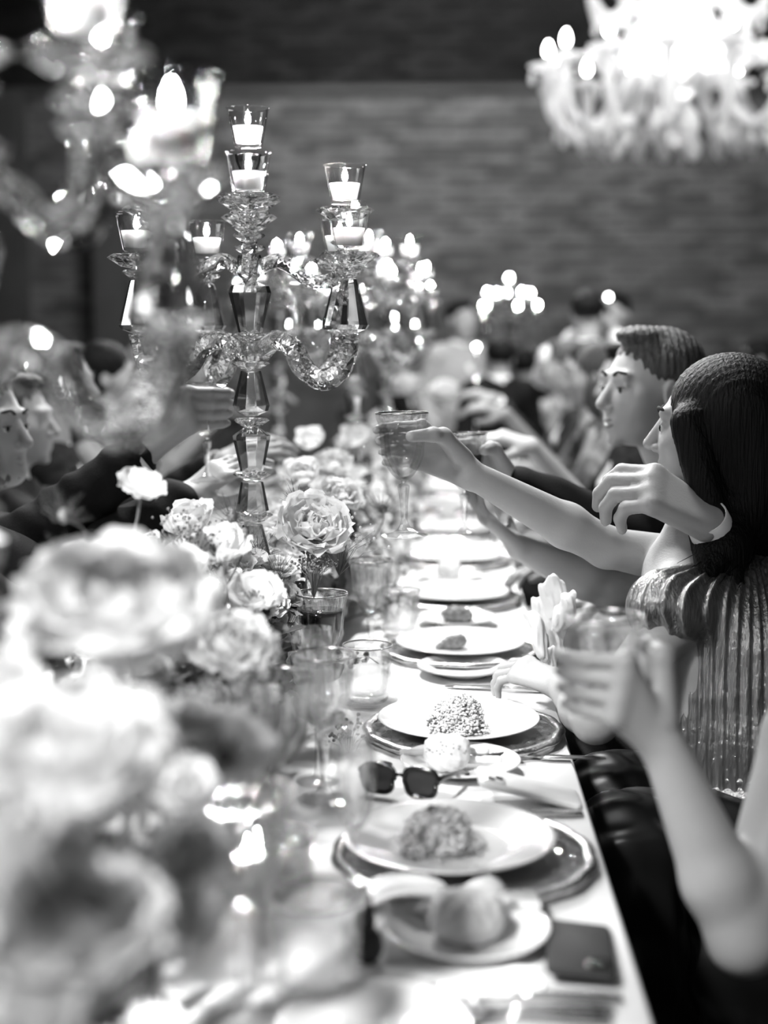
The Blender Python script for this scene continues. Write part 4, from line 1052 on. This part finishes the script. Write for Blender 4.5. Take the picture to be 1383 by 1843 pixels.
def grip_hand(Wp, C, r, zc, d, tipk=(1.1, .95, .9, .88), spread=(.034, .012, -.010, -.031), arc=(30, 150), thumb=(-25, -80, .028), fat=1, sh=35):
    """hand closed round an upright glass; C axis, r its radius, fingers pass on side d"""
    Wp = V(Wp); C = V((C[0], C[1], zc)); w = V((Wp.x-C.x, Wp.y-C.y, 0)); tp = math.atan2(w.y, w.x)
    pt = lambda ang, rr, z: V((C.x+rr*math.cos(tp+d*R(ang)), C.y+rr*math.sin(tp+d*R(ang)), zc+z))
    Ks = [pt(sh+4*i, r+.022+.002*i, z) for i, z in enumerate(spread)]
    s = V((0, 0, 1)); L = []
    for i, K in enumerate(Ks): L.append(cap(Wp+s*(.015-.010*i), K, .0125*fat, .0108*fat, .014))
    L.append(cap(Ks[0], Ks[3], .009*fat, .0085*fat, .012))
    rr = (.0092, .0092, .0086, .0078); tot = (1, 1.02, .97, .86)
    for i in range(4):
        a0 = sh+4*i; a1 = a0+(arc[1]-sh)*tot[i]*(tipk[i]); z0 = spread[i]; fr_ = r+rr[i]*fat+.0008
        pts = [Ks[i]]+[pt(a0+(a1-a0)*t, fr_+.003*(1-t), z0*(1-.12*t)) for t in (.40, .72, 1)]
        q = rr[i]*fat; L += finger(pts, [q*1.1, q, q*.94, q*.8])
    t0 = Wp.lerp(pt(0, r+.03, .01), .25)+s*.012
    a, b, z = thumb
    L += finger([t0, pt(a*.5, r+.026, z*.8), pt(a-8, r+.0125, z), pt(b, r+.0095, z*.95)], [.019*fat, .0145*fat, .012*fat, .0098*fat], .008)
    return L
def torso_prims(shL, shR, pel, inf=0, female=False):
    shL, shR, pel = V(shL), V(shR), V(pel); mid = (shL+shR)/2; ax = (shL-shR).normalized(); up = (mid-pel).normalized()
    f = up.cross(ax); fr = (ax, f.normalized(), ax.cross(f).normalized() * 1); z = fr[0].cross(fr[1]); M = FM_((fr[0], fr[1], z)); hw = (shL-shR).length/2
    at = lambda t: mid.lerp(pel, t)
    L = [ell(at(.28), (hw*.92+inf, .105+inf, .17+inf), .04, M), ell(at(.62), (hw*.72+inf, .09+inf, .15+inf), .04, M), ell(at(.95), (hw*.88+inf, .11+inf, .13+inf), .04, M)]
    for s_ in (shL, shR): L.append(cap(mid+V((0, 0, .035)), s_+V((0, 0, .0)), .045+inf, .048+inf, .03))
    return L
def garment_noise(a=.004, k=1.0):
    return lambda X, Y, Z: a*(np.sin(X*55*k+Z*40*k+np.sin(Y*38)*1.5)*np.sin(Z*63*k-Y*45*k+1.3))+a*.5*np.sin(Z*120*k+X*80*k)
def strand_noise(a=.003, f=330):
    return lambda X, Y, Z: a*np.sin(X*f+18*Z+2*np.sin(Z*22))*.6+a*np.sin(Y*f*.9-14*Z)*.6
def hair_prims(c, fr, kind, s=1):
    M = FM_(fr); E = lambda p, r, k=.015, sub=False: ell(LP(c, fr, p, s), tuple(q*s for q in r), k*s, M, sub)
    if kind == 'short': return [E((0, -.030, .050), (.0815, .100, .084)), E((-.005, .030, .114), (.048, .044, .020)), E((0, .125, -.015), (.10, .075, .092), .008, True)]
    if kind == 'bald': return [E((0, -.03, .03), (.080, .098, .085)), E((0, .12, -.03), (.09, .075, .12), .01, True)]
    if kind == 'sleek': return [E((0, -.03, .045), (.087, .106, .092)), E((.042, -.028, -.02), (.048, .078, .11), .05), E((-.042, -.028, -.02), (.048, .078, .11), .05), E((0, -.08, -.08), (.085, .06, .15), .03), E((0, .128, -.03), (.066, .075, .1), .02, True)]
    L = [E((0, -.03, .045), (.088, .104, .09)), E((0, -.06, -.01), (.085, .075, .10)), E((0, .13, -.03), (.075, .075, .085), .01, True)]
    if kind == 'updo': L += [E((0, -.13, .05), (.05, .045, .05))]
    if kind == 'bob': L += [E((.055, -.02, -.06), (.035, .06, .09)), E((-.055, -.02, -.06), (.035, .06, .09)), E((0, -.07, -.09), (.075, .05, .08))]
    if kind == 'long': L += [E((.055, -.03, -.08), (.035, .055, .12)), E((-.055, -.03, -.08), (.035, .055, .12)), E((0, -.085, -.16), (.08, .045, .19)), E((0, -.1, -.3), (.07, .035, .12))]
    return L
def arm_prims(sh, el, wr, fat=1, inf=0):
    sh, el, wr = V(sh), V(el), V(wr); m = el.lerp(wr, .3)
    return [cap(sh, el, .046*fat+inf, .036*fat+inf, .02), cap(el, m, .036*fat+inf, .039*fat+inf, .015), cap(m, wr, .039*fat+inf, .0235*fat+inf, .015)]
def ring_band(name, a, b, r0, r1, m, root, off, thick=.0025):
    """open cylinder (cuff) from a to b"""
    a, b = V(a), V(b); t = (b-a).normalized(); x = t.orthogonal().normalized(); y = t.cross(x); v = []; f = []; n = 28
    for i, (p, r) in enumerate(((a, r0), (b, r1), (b, r1-thick), (a, r0-thick))):
        for k in range(n):
            q = 2*PI*k/n; v.append(tuple(p+(x*math.cos(q)+y*math.sin(q))*r-V(off)))
    for i in range(4):
        for k in range(n): f.append((i*n+k, i*n+(k+1) % n, ((i+1) % 4)*n+(k+1) % n, ((i+1) % 4)*n+k))
    return ob(name, MB().add(v, f), m, root)
def person(label, hc, fwd, shL, shR, elL, elR, wrL, wrR, pel, knees=None, hands=(), outfit='suit', hair='short', hmat=None, skin=None, vox=.005, up=(0, 0, 1), fat=1, s=1, eyes=True, omat=None, group=None, origin=None, extra=None, beard=0, hairextra=None, legs=True, custom=None, hn=(.003, 330)):
    skin = skin or M_skin; hmat = hmat or M_hair; fr = frame(fwd, up); hc, shL, shR, elL, elR, wrL, wrR, pel = map(V, (hc, shL, shR, elL, elR, wrL, wrR, pel))
    off = V((pel.x, pel.y, 0)) if origin is None else V(origin)
    root = thing('person', label, 'person', off, group=group)
    mid = (shL+shR)/2; nb = mid+V((0, 0, .03))
    pr = head_prims(hc, fr, s, beard)+[cap(LP(hc, fr, (0, -.02, -.06), s), nb, .050*fat, .056*fat, .02)]
    pr += torso_prims(shL, shR, pel)
    pr += arm_prims(shL, elL, wrL, fat)+arm_prims(shR, elR, wrR, fat)
    for h in hands: pr += h
    if extra: pr += extra
    ob('body', sdf_mesh('body', pr, vox), skin, root, -off)
    if eyes: face_parts(root, hc, fr, s, M_brow, off)
    hp = hair_prims(hc, fr, hair, s)+(hairextra or [])
    ob('hair', sdf_mesh('hair', hp, max(vox, .004), strand_noise(*hn)), hmat, root, -off)
    ax = (shL-shR).normalized()
    if knees is None:
        fd = V((fwd[0], fwd[1], 0)).normalized(); fd = V((-1, 0, 0)) if fd.x < 0 else V((1, 0, 0))
        knees = [pel+ax*.10+fd*.42+V((0, 0, .02)), pel-ax*.10+fd*.42+V((0, 0, .02))]
    lg = []
    if legs:
        for q, kn in zip((1, -1), knees):
            kn = V(kn); hp_ = pel+ax*(.09*q); an = V((kn.x, kn.y, .09)); dd = (kn-hp_).normalized(); dd.z = 0
            lg += [(hp_, kn, an, dd)]
    gv = max(vox, .006)
    if outfit == 'suit':
        om = omat or M_suit
        j = torso_prims(shL, shR, pel, .022)
        for sh, el, wr in ((shL, elL, wrL), (shR, elR, wrR)):
            w2 = el.lerp(wr, .88); j += [cap(sh, el, .064*fat, .054*fat, .02), cap(el, w2, .054*fat, .042*fat, .02)]
        # open front and collar hollow
        fz = ax.cross(V((0, 0, 1))); fz = -fz if fz.dot(fr[1]) < 0 else fz
        ob('jacket', sdf_mesh('jacket', j+[cap(nb+V((0, 0, .01)), nb+V((0, 0, .2)), .062, .07, .01, True)], gv, garment_noise()), om, root, -off)
        ob('shirt', sdf_mesh('shirt', torso_prims(shL, shR, pel, .008)[:1]+[cap(nb+V((0, 0, -.03)), nb+V((0, 0, .035)), .066*fat, .062*fat, .01), cap(nb+fz*.10+V((0, 0, -.10)), nb+fz*.05, .03, .02, .02)], gv), M_shirt, root, -off)
        for el, wr in ((elL, wrL), (elR, wrR)): ring_band('shirt_cuff', el.lerp(wr, .84), el.lerp(wr, .96), .037*fat, .036*fat, M_shirt, root, off)
        if lg:
            t = [];
            for hp_, kn, an, dd in lg: t += [cap(hp_, kn, .10, .072, .03), cap(kn, an, .07, .055, .02)]
            ob('trousers', sdf_mesh('trousers', t+[ell(pel, (.16, .15, .11), .03)], .01, garment_noise(.003)), om, root, -off)
            sm = []
            for hp_, kn, an, dd in lg: sm += [cap(an+V((0, 0, -.045)), an+dd*.15+V((0, 0, -.055)), .04, .032, .01)]
            ob('shoes', sdf_mesh('shoes', sm, .008), M_shoe, root, -off)
    elif outfit == 'dress':
        om = omat or M_dressg
        j = torso_prims(shL, shR, pel, .012)[:3]+[cap(mid, shL.lerp(mid, .4)+V((0, 0, .03)), .05, .05, .02), cap(mid, shR.lerp(mid, .4)+V((0, 0, .03)), .05, .05, .02)]
        for hp_, kn, an, dd in lg: j += [cap(hp_, kn, .115, .095, .04), cap(kn, an+V((0, 0, .05)), .09, .10, .04)]
        ob('dress', sdf_mesh('dress', j+[cap(nb+V((0, 0, .02)), nb+V((0, 0, .2)), .085, .09, .01, True)], gv, garment_noise(.004, .8)), om, root, -off)
    if custom: custom(root, off, fr, mid, nb, ax, lg)
    return root
def seat_chair(label, c, face, group=None, first=[None]):
    """simple banquet chair, dark, facing angle"""
    if first[0]: return dup(first[0], c, (0, 0, face), label=label, group=group)
    r = thing('dining_chair', label, 'chair', c, (0, 0, face), group)
    ob('seat', MB().add(*rbox(.42, .42, .05, .05), M=Matrix.Translation((0, 0, .40))), M_suit2, r)
    for x in (-.18, .18):
        for y in (-.18, .18): ob('leg', MB().add(*tube([(x, y, 0), (x*.95, y*.95, .4)], [.014, .02], 8)), M_wood, r)
    mb = MB()
    for y in (-.18, .18): mb.add(*tube([(-.19, y, .4), (-.21, y, .7), (-.23, y*.95, .92)], .014, 8))
    ob('back_frame', mb, M_wood, r); ob('backrest', MB().add(*tube([(-.225, -.17, .85), (-.235, 0, .87), (-.225, .17, .85)], .03, 8)).add(*tube([(-.215, -.17, .7), (-.225, 0, .7), (-.215, .17, .7)], .018, 8)), M_wood, r)
    first[0] = r; return r
# ---- woman in metallic pleated dress raising the goblet
gf = P(729, 966, 2.40)
goblet('sharp faceted goblet raised by the bare arm of the woman in pleats', gf, 'water', .155, tilt=(0, R(-1.5)), scale=.99)
def lame(root, off, fr, mid, nb, ax, lg):
    a0 = P(1335, 1075, 2.46); a1 = P(1345, 1440, 2.42)
    def pl(X, Y, Z):
        th = np.arctan2(Y-a0.y-.05, X-a0.x-.02); return .0026*np.sin(th*70+Z*9+1.4*np.sin(Z*9+th*3))+.0012*np.sin(th*131+Z*15)
    sn = P(1212, 1098, 2.34); bk = P(1345, 1070, 2.5)
    q = [cap(P(1325, 1180, 2.47), P(1335, 1330, 2.45), .145, .125, .05), cap(P(1335, 1330, 2.45), P(1345, 1470, 2.45), .125, .14, .04), cap(P(1198, 1094, 2.34), P(1340, 1080, 2.48), .063, .078, .03), cap(bk, P(1300, 1030, 2.6), .07, .06, .03), cap(P(1290, 1130, 2.40), P(1310, 1210, 2.42), .06, .09, .03),
         cap(P(1186, 1160, 2.26), P(1165, 1260, 2.24), .052, .07, .02, True)]
    ob('pleated_bodice', sdf_mesh('pleated_bodice', q, .0035, pl), M_lame, root, -off)
    arm_ = smooth_path([P(1160, 1092, 2.37), P(1178, 1066, 2.32), P(1203, 1064, 2.29), P(1222, 1090, 2.27), P(1236, 1130, 2.28), P(1246, 1190, 2.30)], 5)
    if 0: ob('armhole_hem', MB().add(*tube([p-off for p in arm], .008, 10)), M_lame, root, label='rolled metallic edge of the armhole')
    b = [cap(P(1345, 1430, 2.45), P(1350, 1470, 2.45), .142, .15, .02)]
    ob('waistband', sdf_mesh('waistband', b, .006, lambda X, Y, Z: .004*np.sin(Z*260)), M_lame, root, -off)
    k1 = P(1130, 1530, 2.28); pl2 = P(1345, 1530, 2.42)
    sk = [cap(pl2, k1, .14, .08, .04), cap(pl2+V((0, .12, 0)), k1+V((0, .2, 0)), .14, .09, .04), cap(k1, V((k1.x, k1.y, .1)), .09, .12, .04), cap(k1+V((0, .2, 0)), V((k1.x, k1.y+.2, .1)), .09, .12, .04), cap(pl2, V((pl2.x-.1, pl2.y, .15)), .14, .2, .04)]
    ob('skirt', sdf_mesh('skirt', sk, .007, lambda X, Y, Z: .0035*np.sin(Y*75+Z*55+2*np.sin(X*14))+.002*np.sin(X*60+Y*110)), M_dressb, root, -off, label='dark glossy satin skirt')
    mb = MB(); rn2 = random.Random(8)
    for k in range(90):
        st = P(1330+rn2.uniform(-20, 40), 960+rn2.uniform(-30, 30), 2.46+rn2.uniform(-.02, .1)); e = P(1250+rn2.uniform(-45, 85), rn2.uniform(1010, 1085), 2.36+rn2.uniform(-.05, .06))
        mb.add(*tube([p-off for p in smooth_path([st, st.lerp(e, .5)+V((rn2.uniform(-.01, .02), 0, 0)), e], 3)], [.0022, .0004], 5))
    for k in range(0):
        st = P(1210+rn2.uniform(-20, 60), 700+rn2.uniform(-30, 30), 2.40); m_ = P(1222+rn2.uniform(-25, 20), 790+rn2.uniform(0, 60), 2.41); e = P(1262+rn2.uniform(-22, 30), 900+rn2.uniform(-10, 60), 2.4)
        mb.add(*tube([p-off for p in smooth_path([st, m_, e], 4)], [.0025, .0006], 5))
    ob('loose_hair', mb, M_hair, root, kind='stuff')
W1 = P(846, 852, 2.44)
h1 = grip_hand(W1, gf, .0385, gf.z+.150, 1, arc=(30, 128), tipk=(1.25, .95, .85, .8), thumb=(-42, -104, .024), fat=.97)
Wl = P(1006, 1232, 2.50)
h2 = free_hand(Wl, P(940, 1205, 2.55)-Wl, V((.1, .3, -1)), -1, (25, 30, 20), 3, .95, .95)
tail = [cap(P(1330, 760, 2.50), P(1325, 880, 2.5), .085, .075, .03), cap(P(1325, 880, 2.5), P(1300, 985, 2.42), .07, .045, .03), cap(P(1300, 985, 2.42), P(1265, 1040, 2.36), .045, .018, .02), cap(P(1290, 960, 2.45), P(1325, 1050, 2.38), .05, .014, .02),
        cap(P(1238, 760, 2.43), P(1275, 900, 2.42), .03, .03, .02), cap(P(1340, 750, 2.5), P(1390, 800, 2.55), .08, .07, .03)]
w1 = person('woman in metallic pleated dress with long black hair raising a sharp goblet', P(1284, 775, 2.50), (-.93, .30, .0), P(1215, 1112, 2.36), P(1228, 1010, 2.62), P(1072, 1296, 2.28), P(1092, 985, 2.54), Wl, W1,
       P(1345, 1510, 2.45), hands=(h1, h2), outfit='none', hair='sleek', hn=(.0013, 620), vox=.0035, fat=1.0, hairextra=tail, custom=lame, legs=False, s=1.0,
       extra=[cap(P(1288, 850, 2.5), P(1290, 985, 2.5), .05, .055, .02)])
# napkin she holds
A_ = P(985, 1180, 2.60)
def lobe(px, py, d, rx, ry, rz, ang):
    return ell(P(px, py, d), (rx, ry, rz), .008, [[math.cos(ang), 0, -math.sin(ang)], [0, 1, 0], [math.sin(ang), 0, math.cos(ang)]])
nk = [lobe(1000, 1075, 2.64, .030, .012, .042, .2), lobe(1018, 1100, 2.60, .018, .020, .040, -.3), lobe(985, 1110, 2.66, .020, .014, .045, .5), lobe(972, 1150, 2.58, .016, .018, .046, .15), lobe(1003, 1150, 2.63, .016, .010, .05, -.15), lobe(962, 1120, 2.62, .012, .02, .03, .7), lobe(990, 1190, 2.60, .013, .012, .03, 0)]
ob('held_napkin', sdf_mesh('held_napkin', nk, .003, lambda X, Y, Z: .003*np.sin(X*190+Z*60+np.sin(Z*60)*1.5)+.0015*np.sin(X*420+Y*300)), M_napkin, label='crumpled white napkin held up beside the table edge', cat='napkin')
# ---- near woman at lower right holding a tumbler
gt = P(1086, 1206, 1.72); tz = P(1086, 1108, 1.72).z
tumbler('blurred fluted tumbler held up by the nearest hand at right', V((gt.x, gt.y, tz-.106)), fill=False, scale=1.04)
W3 = P(1196, 1345, 1.68)
h3 = grip_hand(W3, gt, .045, tz-.074, -1, arc=(30, 130), thumb=(-30, -60, .038), fat=1.0, sh=38)
el3 = P(1340, 1690, 1.66)
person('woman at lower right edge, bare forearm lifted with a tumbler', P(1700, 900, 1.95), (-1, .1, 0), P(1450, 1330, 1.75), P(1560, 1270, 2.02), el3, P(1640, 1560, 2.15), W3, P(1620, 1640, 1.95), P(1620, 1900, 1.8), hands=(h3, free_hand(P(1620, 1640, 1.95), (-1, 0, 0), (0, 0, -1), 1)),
       outfit='dress', skin=M_skin_dim, omat=M_dressb, hair='bob', hmat=M_hair2, vox=.0045, fat=1.12, knees=[P(1480, 2050, 1.6), P(1480, 1990, 1.9)])
# ---- man looking across with red wine
gw = P(836, 968, 2.82)
goblet('goblet of red wine raised behind the sharp one, thumb on its bowl', gw, 'red', .17, scale=.98)
W2 = P(918, 868, 2.88)
h4 = grip_hand(W2, gw, .039, gw.z+.15, 1, arc=(30, 140), fat=1.05)
person('man in black suit with swept-back hair raising red wine', P(1166, 705, 3.05), (-.86, -.42, .02), P(1262, 930, 2.95), P(1215, 900, 3.3), P(1120, 962, 2.92), P(1180, 1060, 3.3), W2, P(1085, 1075, 3.3), P(1290, 1290, 3.1),
       hands=(h4, free_hand(P(1085, 1075, 3.3), (-1, 0, -.2), (0, 0, -1), 1)), hair='short', hmat=M_hair2, vox=.0045, fat=1.08, s=1.04, hn=(.0025, 420))
# ---- woman at the right edge, brown hair, hand lifted in front of her neighbour
W6 = P(1275, 940, 2.40); W7 = P(935, 985, 2.86)
h6 = free_hand(W6, (-.80, -.02, .48), (-.35, .55, -.60), -1, (38, 42, 25), 3, 1.28, 1.5)
h7 = free_hand(W7, (-.72, .05, .62), (.5, .1, .6), 1, (15, 20, 10), 3, 1, 1)
g6 = person('brown-haired guest at right edge lifting a hand across the dark-haired head', P(1400, 890, 2.78), (-.95, .1, 0), P(1385, 1090, 2.68), P(1330, 1060, 3.0), P(1350, 1090, 2.55), P(1100, 1062, 2.92), W6, W7, P(1400, 1350, 2.8),
       hands=(h6, h7), outfit='dress', omat=M_suit2, hair='bob', hmat=M_hair2, vox=.005, fat=1.1)
ring_band('blouse_cuff', P(1350, 1090, 2.55).lerp(W6, .80), P(1350, 1090, 2.55).lerp(W6, 1.06), .040, .037, M_shirt, g6, g6.location)
# ---- men at the left
gl = P(374, 868, 2.8)
goblet('blurred goblet raised at left in the ringed hand of the bearded man', gl, 'water', .15, scale=.92)
W4 = P(262, 812, 2.74)
h5 = grip_hand(W4, gl, .036, gl.z+.145, 1, arc=(30, 150), fat=1.18)
el4 = P(40, 985, 2.72)
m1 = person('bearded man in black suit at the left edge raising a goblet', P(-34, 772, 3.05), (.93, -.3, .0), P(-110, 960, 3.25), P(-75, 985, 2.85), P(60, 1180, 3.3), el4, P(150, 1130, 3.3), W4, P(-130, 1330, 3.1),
       hands=(h5, free_hand(P(150, 1130, 3.3), (1, 0, -.2), (0, 0, -1), -1)), hair='short', skin=M_skin_dim, hmat=M_hair2, vox=.005, fat=1.18, s=1.05, beard=1, knees=[V((-.95, 3.0, .5)), V((-.95, 3.25, .5))],
       extra=[])
off = m1.location; rg = P(372, 769, 2.72)
ob('beard', sdf_mesh('beard', [ell(LP(P(-34, 772, 3.05), frame((.93, -.3, 0), (0, 0, 1)), (0, .042, -.088), 1.05), (.054, .056, .034), .01, FM_(frame((.93, -.3, 0), (0, 0, 1))))], .005, strand_noise(.002, 400)), M_hair2, m1, -off)
# ring on his finger
tp = math.atan2(W4.y-gl.y, W4.x-gl.x); rr_ = .036+.011; aa = tp+R(75)
ob('ring', MB().add(*tube([V((gl.x+(rr_)*math.cos(aa), gl.y+rr_*math.sin(aa), gl.z+.145-.029))-off+V((.0, -.0, 0))+V((q_, 0, 0)) for q_ in (-.003, .003)], .0115, 14)), M_silver, m1, label='bright metal finger ring')
ns = P(-60, 1010, 2.3)
person('man in black suit nearest at left, mostly outside the picture', P(-260, 790, 2.45), (1, .1, 0), P(-120, 980, 2.62), P(-190, 1000, 2.25), P(95, 1065, 2.62), P(20, 1150, 2.25), P(335, 895, 2.86), P(210, 1085, 2.38), P(-330, 1400, 2.4), vox=.006,
       hands=(free_hand(P(335, 895, 2.86), (1, .2, .75), (.4, .5, -.5), -1, (15, 20, 15)), free_hand(P(210, 1085, 2.38), (1, 0, -.3), (0, 0, -1), 1)), fat=1.3, hair='short', eyes=False, knees=[V((-.97, 2.3, .5)), V((-.97, 2.5, .5))])
gb = P(285, 895, 3.25)
goblet('blurred goblet held out by a bare arm below the white cuff', gb, 'water', .15, scale=.95)
W5 = P(360, 862, 3.42)
W5b = P(210, 850, 3.4)
h8 = grip_hand(W5b, gb, .038, gb.z+.14, 1, arc=(30, 130))
h9 = free_hand(P(405, 830, 3.5), (.9, 0, .4), (.2, .6, -.5), -1, (20, 25, 15), 4)
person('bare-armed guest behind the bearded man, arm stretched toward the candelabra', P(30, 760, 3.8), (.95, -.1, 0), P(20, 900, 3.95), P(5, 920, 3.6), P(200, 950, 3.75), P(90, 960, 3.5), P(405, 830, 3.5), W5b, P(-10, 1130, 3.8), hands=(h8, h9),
       outfit='suit', skin=M_skin_dim, hair='short', hmat=M_hair2, vox=.006, knees=[V((-.98, 3.7, .5)), V((-.98, 3.9, .5))], eyes=False)
# ---- guests along both sides, blurred: a few builds, copied
def guest_at(kind, k):
    """built at the origin facing -x, seated"""
    female = kind[0] == 'w'; o3 = (0, 0, 0)
    wl, wrr = V((-.34, -.16, .84)), V((-.36, .14, .86))
    if k % 2: wrr = V((-.42, .10, 1.12))
    hs = (free_hand(wl, (-1, .1, -.1), (0, 0, -1), -1), free_hand(wrr, (-1, 0, .3), (0, .3, -1), 1))
    return person('x', (-.10 if k % 2 else -.07, 0, 1.26), (-1, (-.5, .4, -.1, .2)[k % 4], -.05), (-.03, -.18, 1.0), (-.03, .18, 1.0), (-.12, -.24, .80), (-.16, .24, .82), wl, wrr, (.04, 0, .56),
                  hands=hs, outfit='dress' if female else 'suit', omat={'wg': M_dressg, 'wb': M_dressb, 'ms': M_suit, 'mg': M_suit2, 'wl': M_jacket2}[kind], hair=('short', 'long', 'bob', 'updo')[{'ms': 0, 'mg': 0, 'wg': 1, 'wb': 3, 'wl': 2}[kind]],
                  hmat={'ms': M_hair, 'mg': M_hair2, 'wg': M_hair3, 'wb': M_hair, 'wl': M_hair2}[kind], vox=.009, eyes=True, origin=(0, 0, 0), skin=M_skin_dim)
gm = {}
right = [('wg', 1), ('ms', 0), ('wl', 3), ('wb', 2), ('mg', 1)]
rl = ['blond woman in grey dress leaning in, just beyond the man with red wine', 'dark-haired man in black suit, second guest beyond the red wine holder', 'bobbed-hair guest in pale dress, third beyond the red wine holder',
      'woman with dark updo in black, fourth beyond the red wine holder', 'man in charcoal suit, fifth beyond the red wine holder', 'blond guest in grey, sixth along the right side', 'dark-suited man near the far right table end', 'woman with dark updo at the far right table end']
for i, (kd, k) in enumerate(right):
    y = 3.95+.66*i-(.22 if i == 0 else 0); key = (kd, k)
    if key not in gm: g0 = guest_at(kd, k); gm[key] = g0; g0.location = (.66, y, 0); g0['label'] = rl[i]
    else: dup(gm[key], (.50+.04*(i % 2), y, 0), (0, 0, .1*(i % 3-1)), label=rl[i])
    seat_chair('dark dining chair under a blurred guest on the right side', (.62+.14*(i == 0), y, 0), PI, 'dark chairs along the right side')
left = [('ms', 0), ('wb', 2), ('wg', 1), ('mg', 1)]
ll_ = ['dark-suited man on the left, next beyond the bare-armed guest', 'woman in black with updo on the left behind the candelabra stem', 'blond guest in grey on the left side of the far table', 'man in charcoal suit on the far left side', 'dark-suited man farther along the left side', 'guest in pale dress near the far left end', 'man in charcoal at the far left table end']
for i, (kd, k) in enumerate(left):
    y = 4.45+.66*i; key = (kd, k)
    dup(gm[key], (-1.27, y, 0), (0, 0, PI-.15*(i % 3-1)), label=ll_[i])
    seat_chair('dark dining chair under a blurred guest on the left side', (-1.37, y, 0), 0, 'dark chairs along the left side')
for c, l in (((.72, 2.45, 0), 'dark chair under the woman in the pleated dress'), ((.80, 1.75, 0), 'dark chair under the nearest woman at right'), ((.72, 3.1, 0), 'dark chair under the man with red wine')): seat_chair(l, c, PI)
for i, (x, y, a, kd, l) in enumerate(((1.25, 9.45, -.2, ('wg', 1), 'blond guest seated right of the distant candelabra'), (-.36, 9.9, PI, ('ms', 0), 'dark-suited guest seated left of the distant candelabra'),
        (.75, 8.05, -1.2, ('wl', 3), 'bobbed guest in pale dress at the small table behind the white jacket'), (1.95, 8.7, .1, ('wb', 2), 'woman in black at the right of the small back table'))):
    dup(gm[kd], (x, y, 0), (0, 0, a), label=l); seat_chair('dark chair at the small back tables', (x+.1*math.cos(a), y+.1*math.sin(a), 0), PI+a, 'dark chairs at the back tables')
side_table((1.3, 8.6), 'small round table behind the white dinner jacket', 'white cloth on the small table behind the white dinner jacket', .42)
# standing people in the room
def standing(label, px, d, ytop, face, jm, hm, female=False, arms=0, sc=1.0):
    p = P(px, 600, d); top = P(px, ytop, d).z; s_ = top/1.76
    x, y = p.x, p.y; f = V((math.cos(face), math.sin(face), 0)); a = V((-f.y, f.x, 0)); q = lambda u, v, z: V((x, y, 0))+f*(u*s_)+a*(v*s_)+V((0, 0, z*s_))
    if arms: el = (q(.16, .26, 1.32), q(.16, -.26, 1.32)); wr = (q(.26, .10, 1.56), q(.26, -.10, 1.56)); hs = (free_hand(wr[0], (0, 0, 1), -a, -1), free_hand(wr[1], (0, 0, 1), a, 1))
    else: el = (q(-.03, .25, 1.13), q(-.03, -.25, 1.13)); wr = (q(.10, .22, .92), q(.10, -.22, .92)); hs = (free_hand(wr[0], (.2*f.x, .2*f.y, -1), -a, -1), free_hand(wr[1], (.2*f.x, .2*f.y, -1), a, 1))
    kn = [q(.02, .09, .5), q(.02, -.09, .5)]
    r = person(label, q(.02, 0, 1.645), f, q(0, .185, 1.42), q(0, -.185, 1.42), el[0], el[1], wr[0], wr[1], q(0, 0, .95), knees=kn, hands=hs, outfit='suit', omat=jm, hair='short', hmat=hm, vox=.011, eyes=False, fat=1.05, skin=M_skin_dim)
    return r, q
standing('standing waiter in light grey jacket with dark hair, left of distant candelabra', 828, 8.3, 547, R(-60), M_jacket2, M_hair)
r, q = standing('standing man in white dinner jacket seen from behind, holding a camera', 1058, 6.9, 530, R(75), M_jacket, M_hair, arms=1)
cmr = q(.30, 0, 1.66)
r = thing('camera', 'small dark camera with a shining lamp held by the white-jacketed man', 'camera', cmr, (0, 0, .2)); ob('body', MB().add(*rbox(.13, .06, .08, .012)), M_black, r); ob('lens_barrel', MB().add(*tube([(0, -.03, .04), (0, -.09, .04)], .03, 14)), M_black, r); ob('lamp', MB().add(*ball((.05, -.03, .085), .013, 8, 6)), M_flash, r)
standing('standing guest with dark hair just right of the white dinner jacket', 1108, 8.2, 535, R(-120), M_suit2, M_hair)
standing('standing man in black suit, back turned, beside the waiter', 900, 7.6, 618, R(100), M_suit, M_hair)
standing('dark-suited guest in front of the distant candelabra', 945, 8.6, 640, R(80), M_suit, M_hair)
standing('dark-haired guest at the far right behind the black-haired woman', 1325, 7.0, 650, R(190), M_suit2, M_hair)
p = P(858, 624, 6.7)
r = thing('table_lamp', 'tiny bright round lamp beside the standing black suit', 'lamp', (p.x, p.y, CT)); ob('shade', MB().add(*ball((0, 0, p.z-CT), .012, 10, 8)), M_flash, r); ob('stem', MB().add(*tube([(0, 0, .01), (0, 0, p.z-CT-.015)], .003, 6)), M_silver, r); ob('base', MB().add(*lathe([(.0005, 0), (.04, 0), (.04, .006), (.0005, .012)], 16)), M_silver, r)
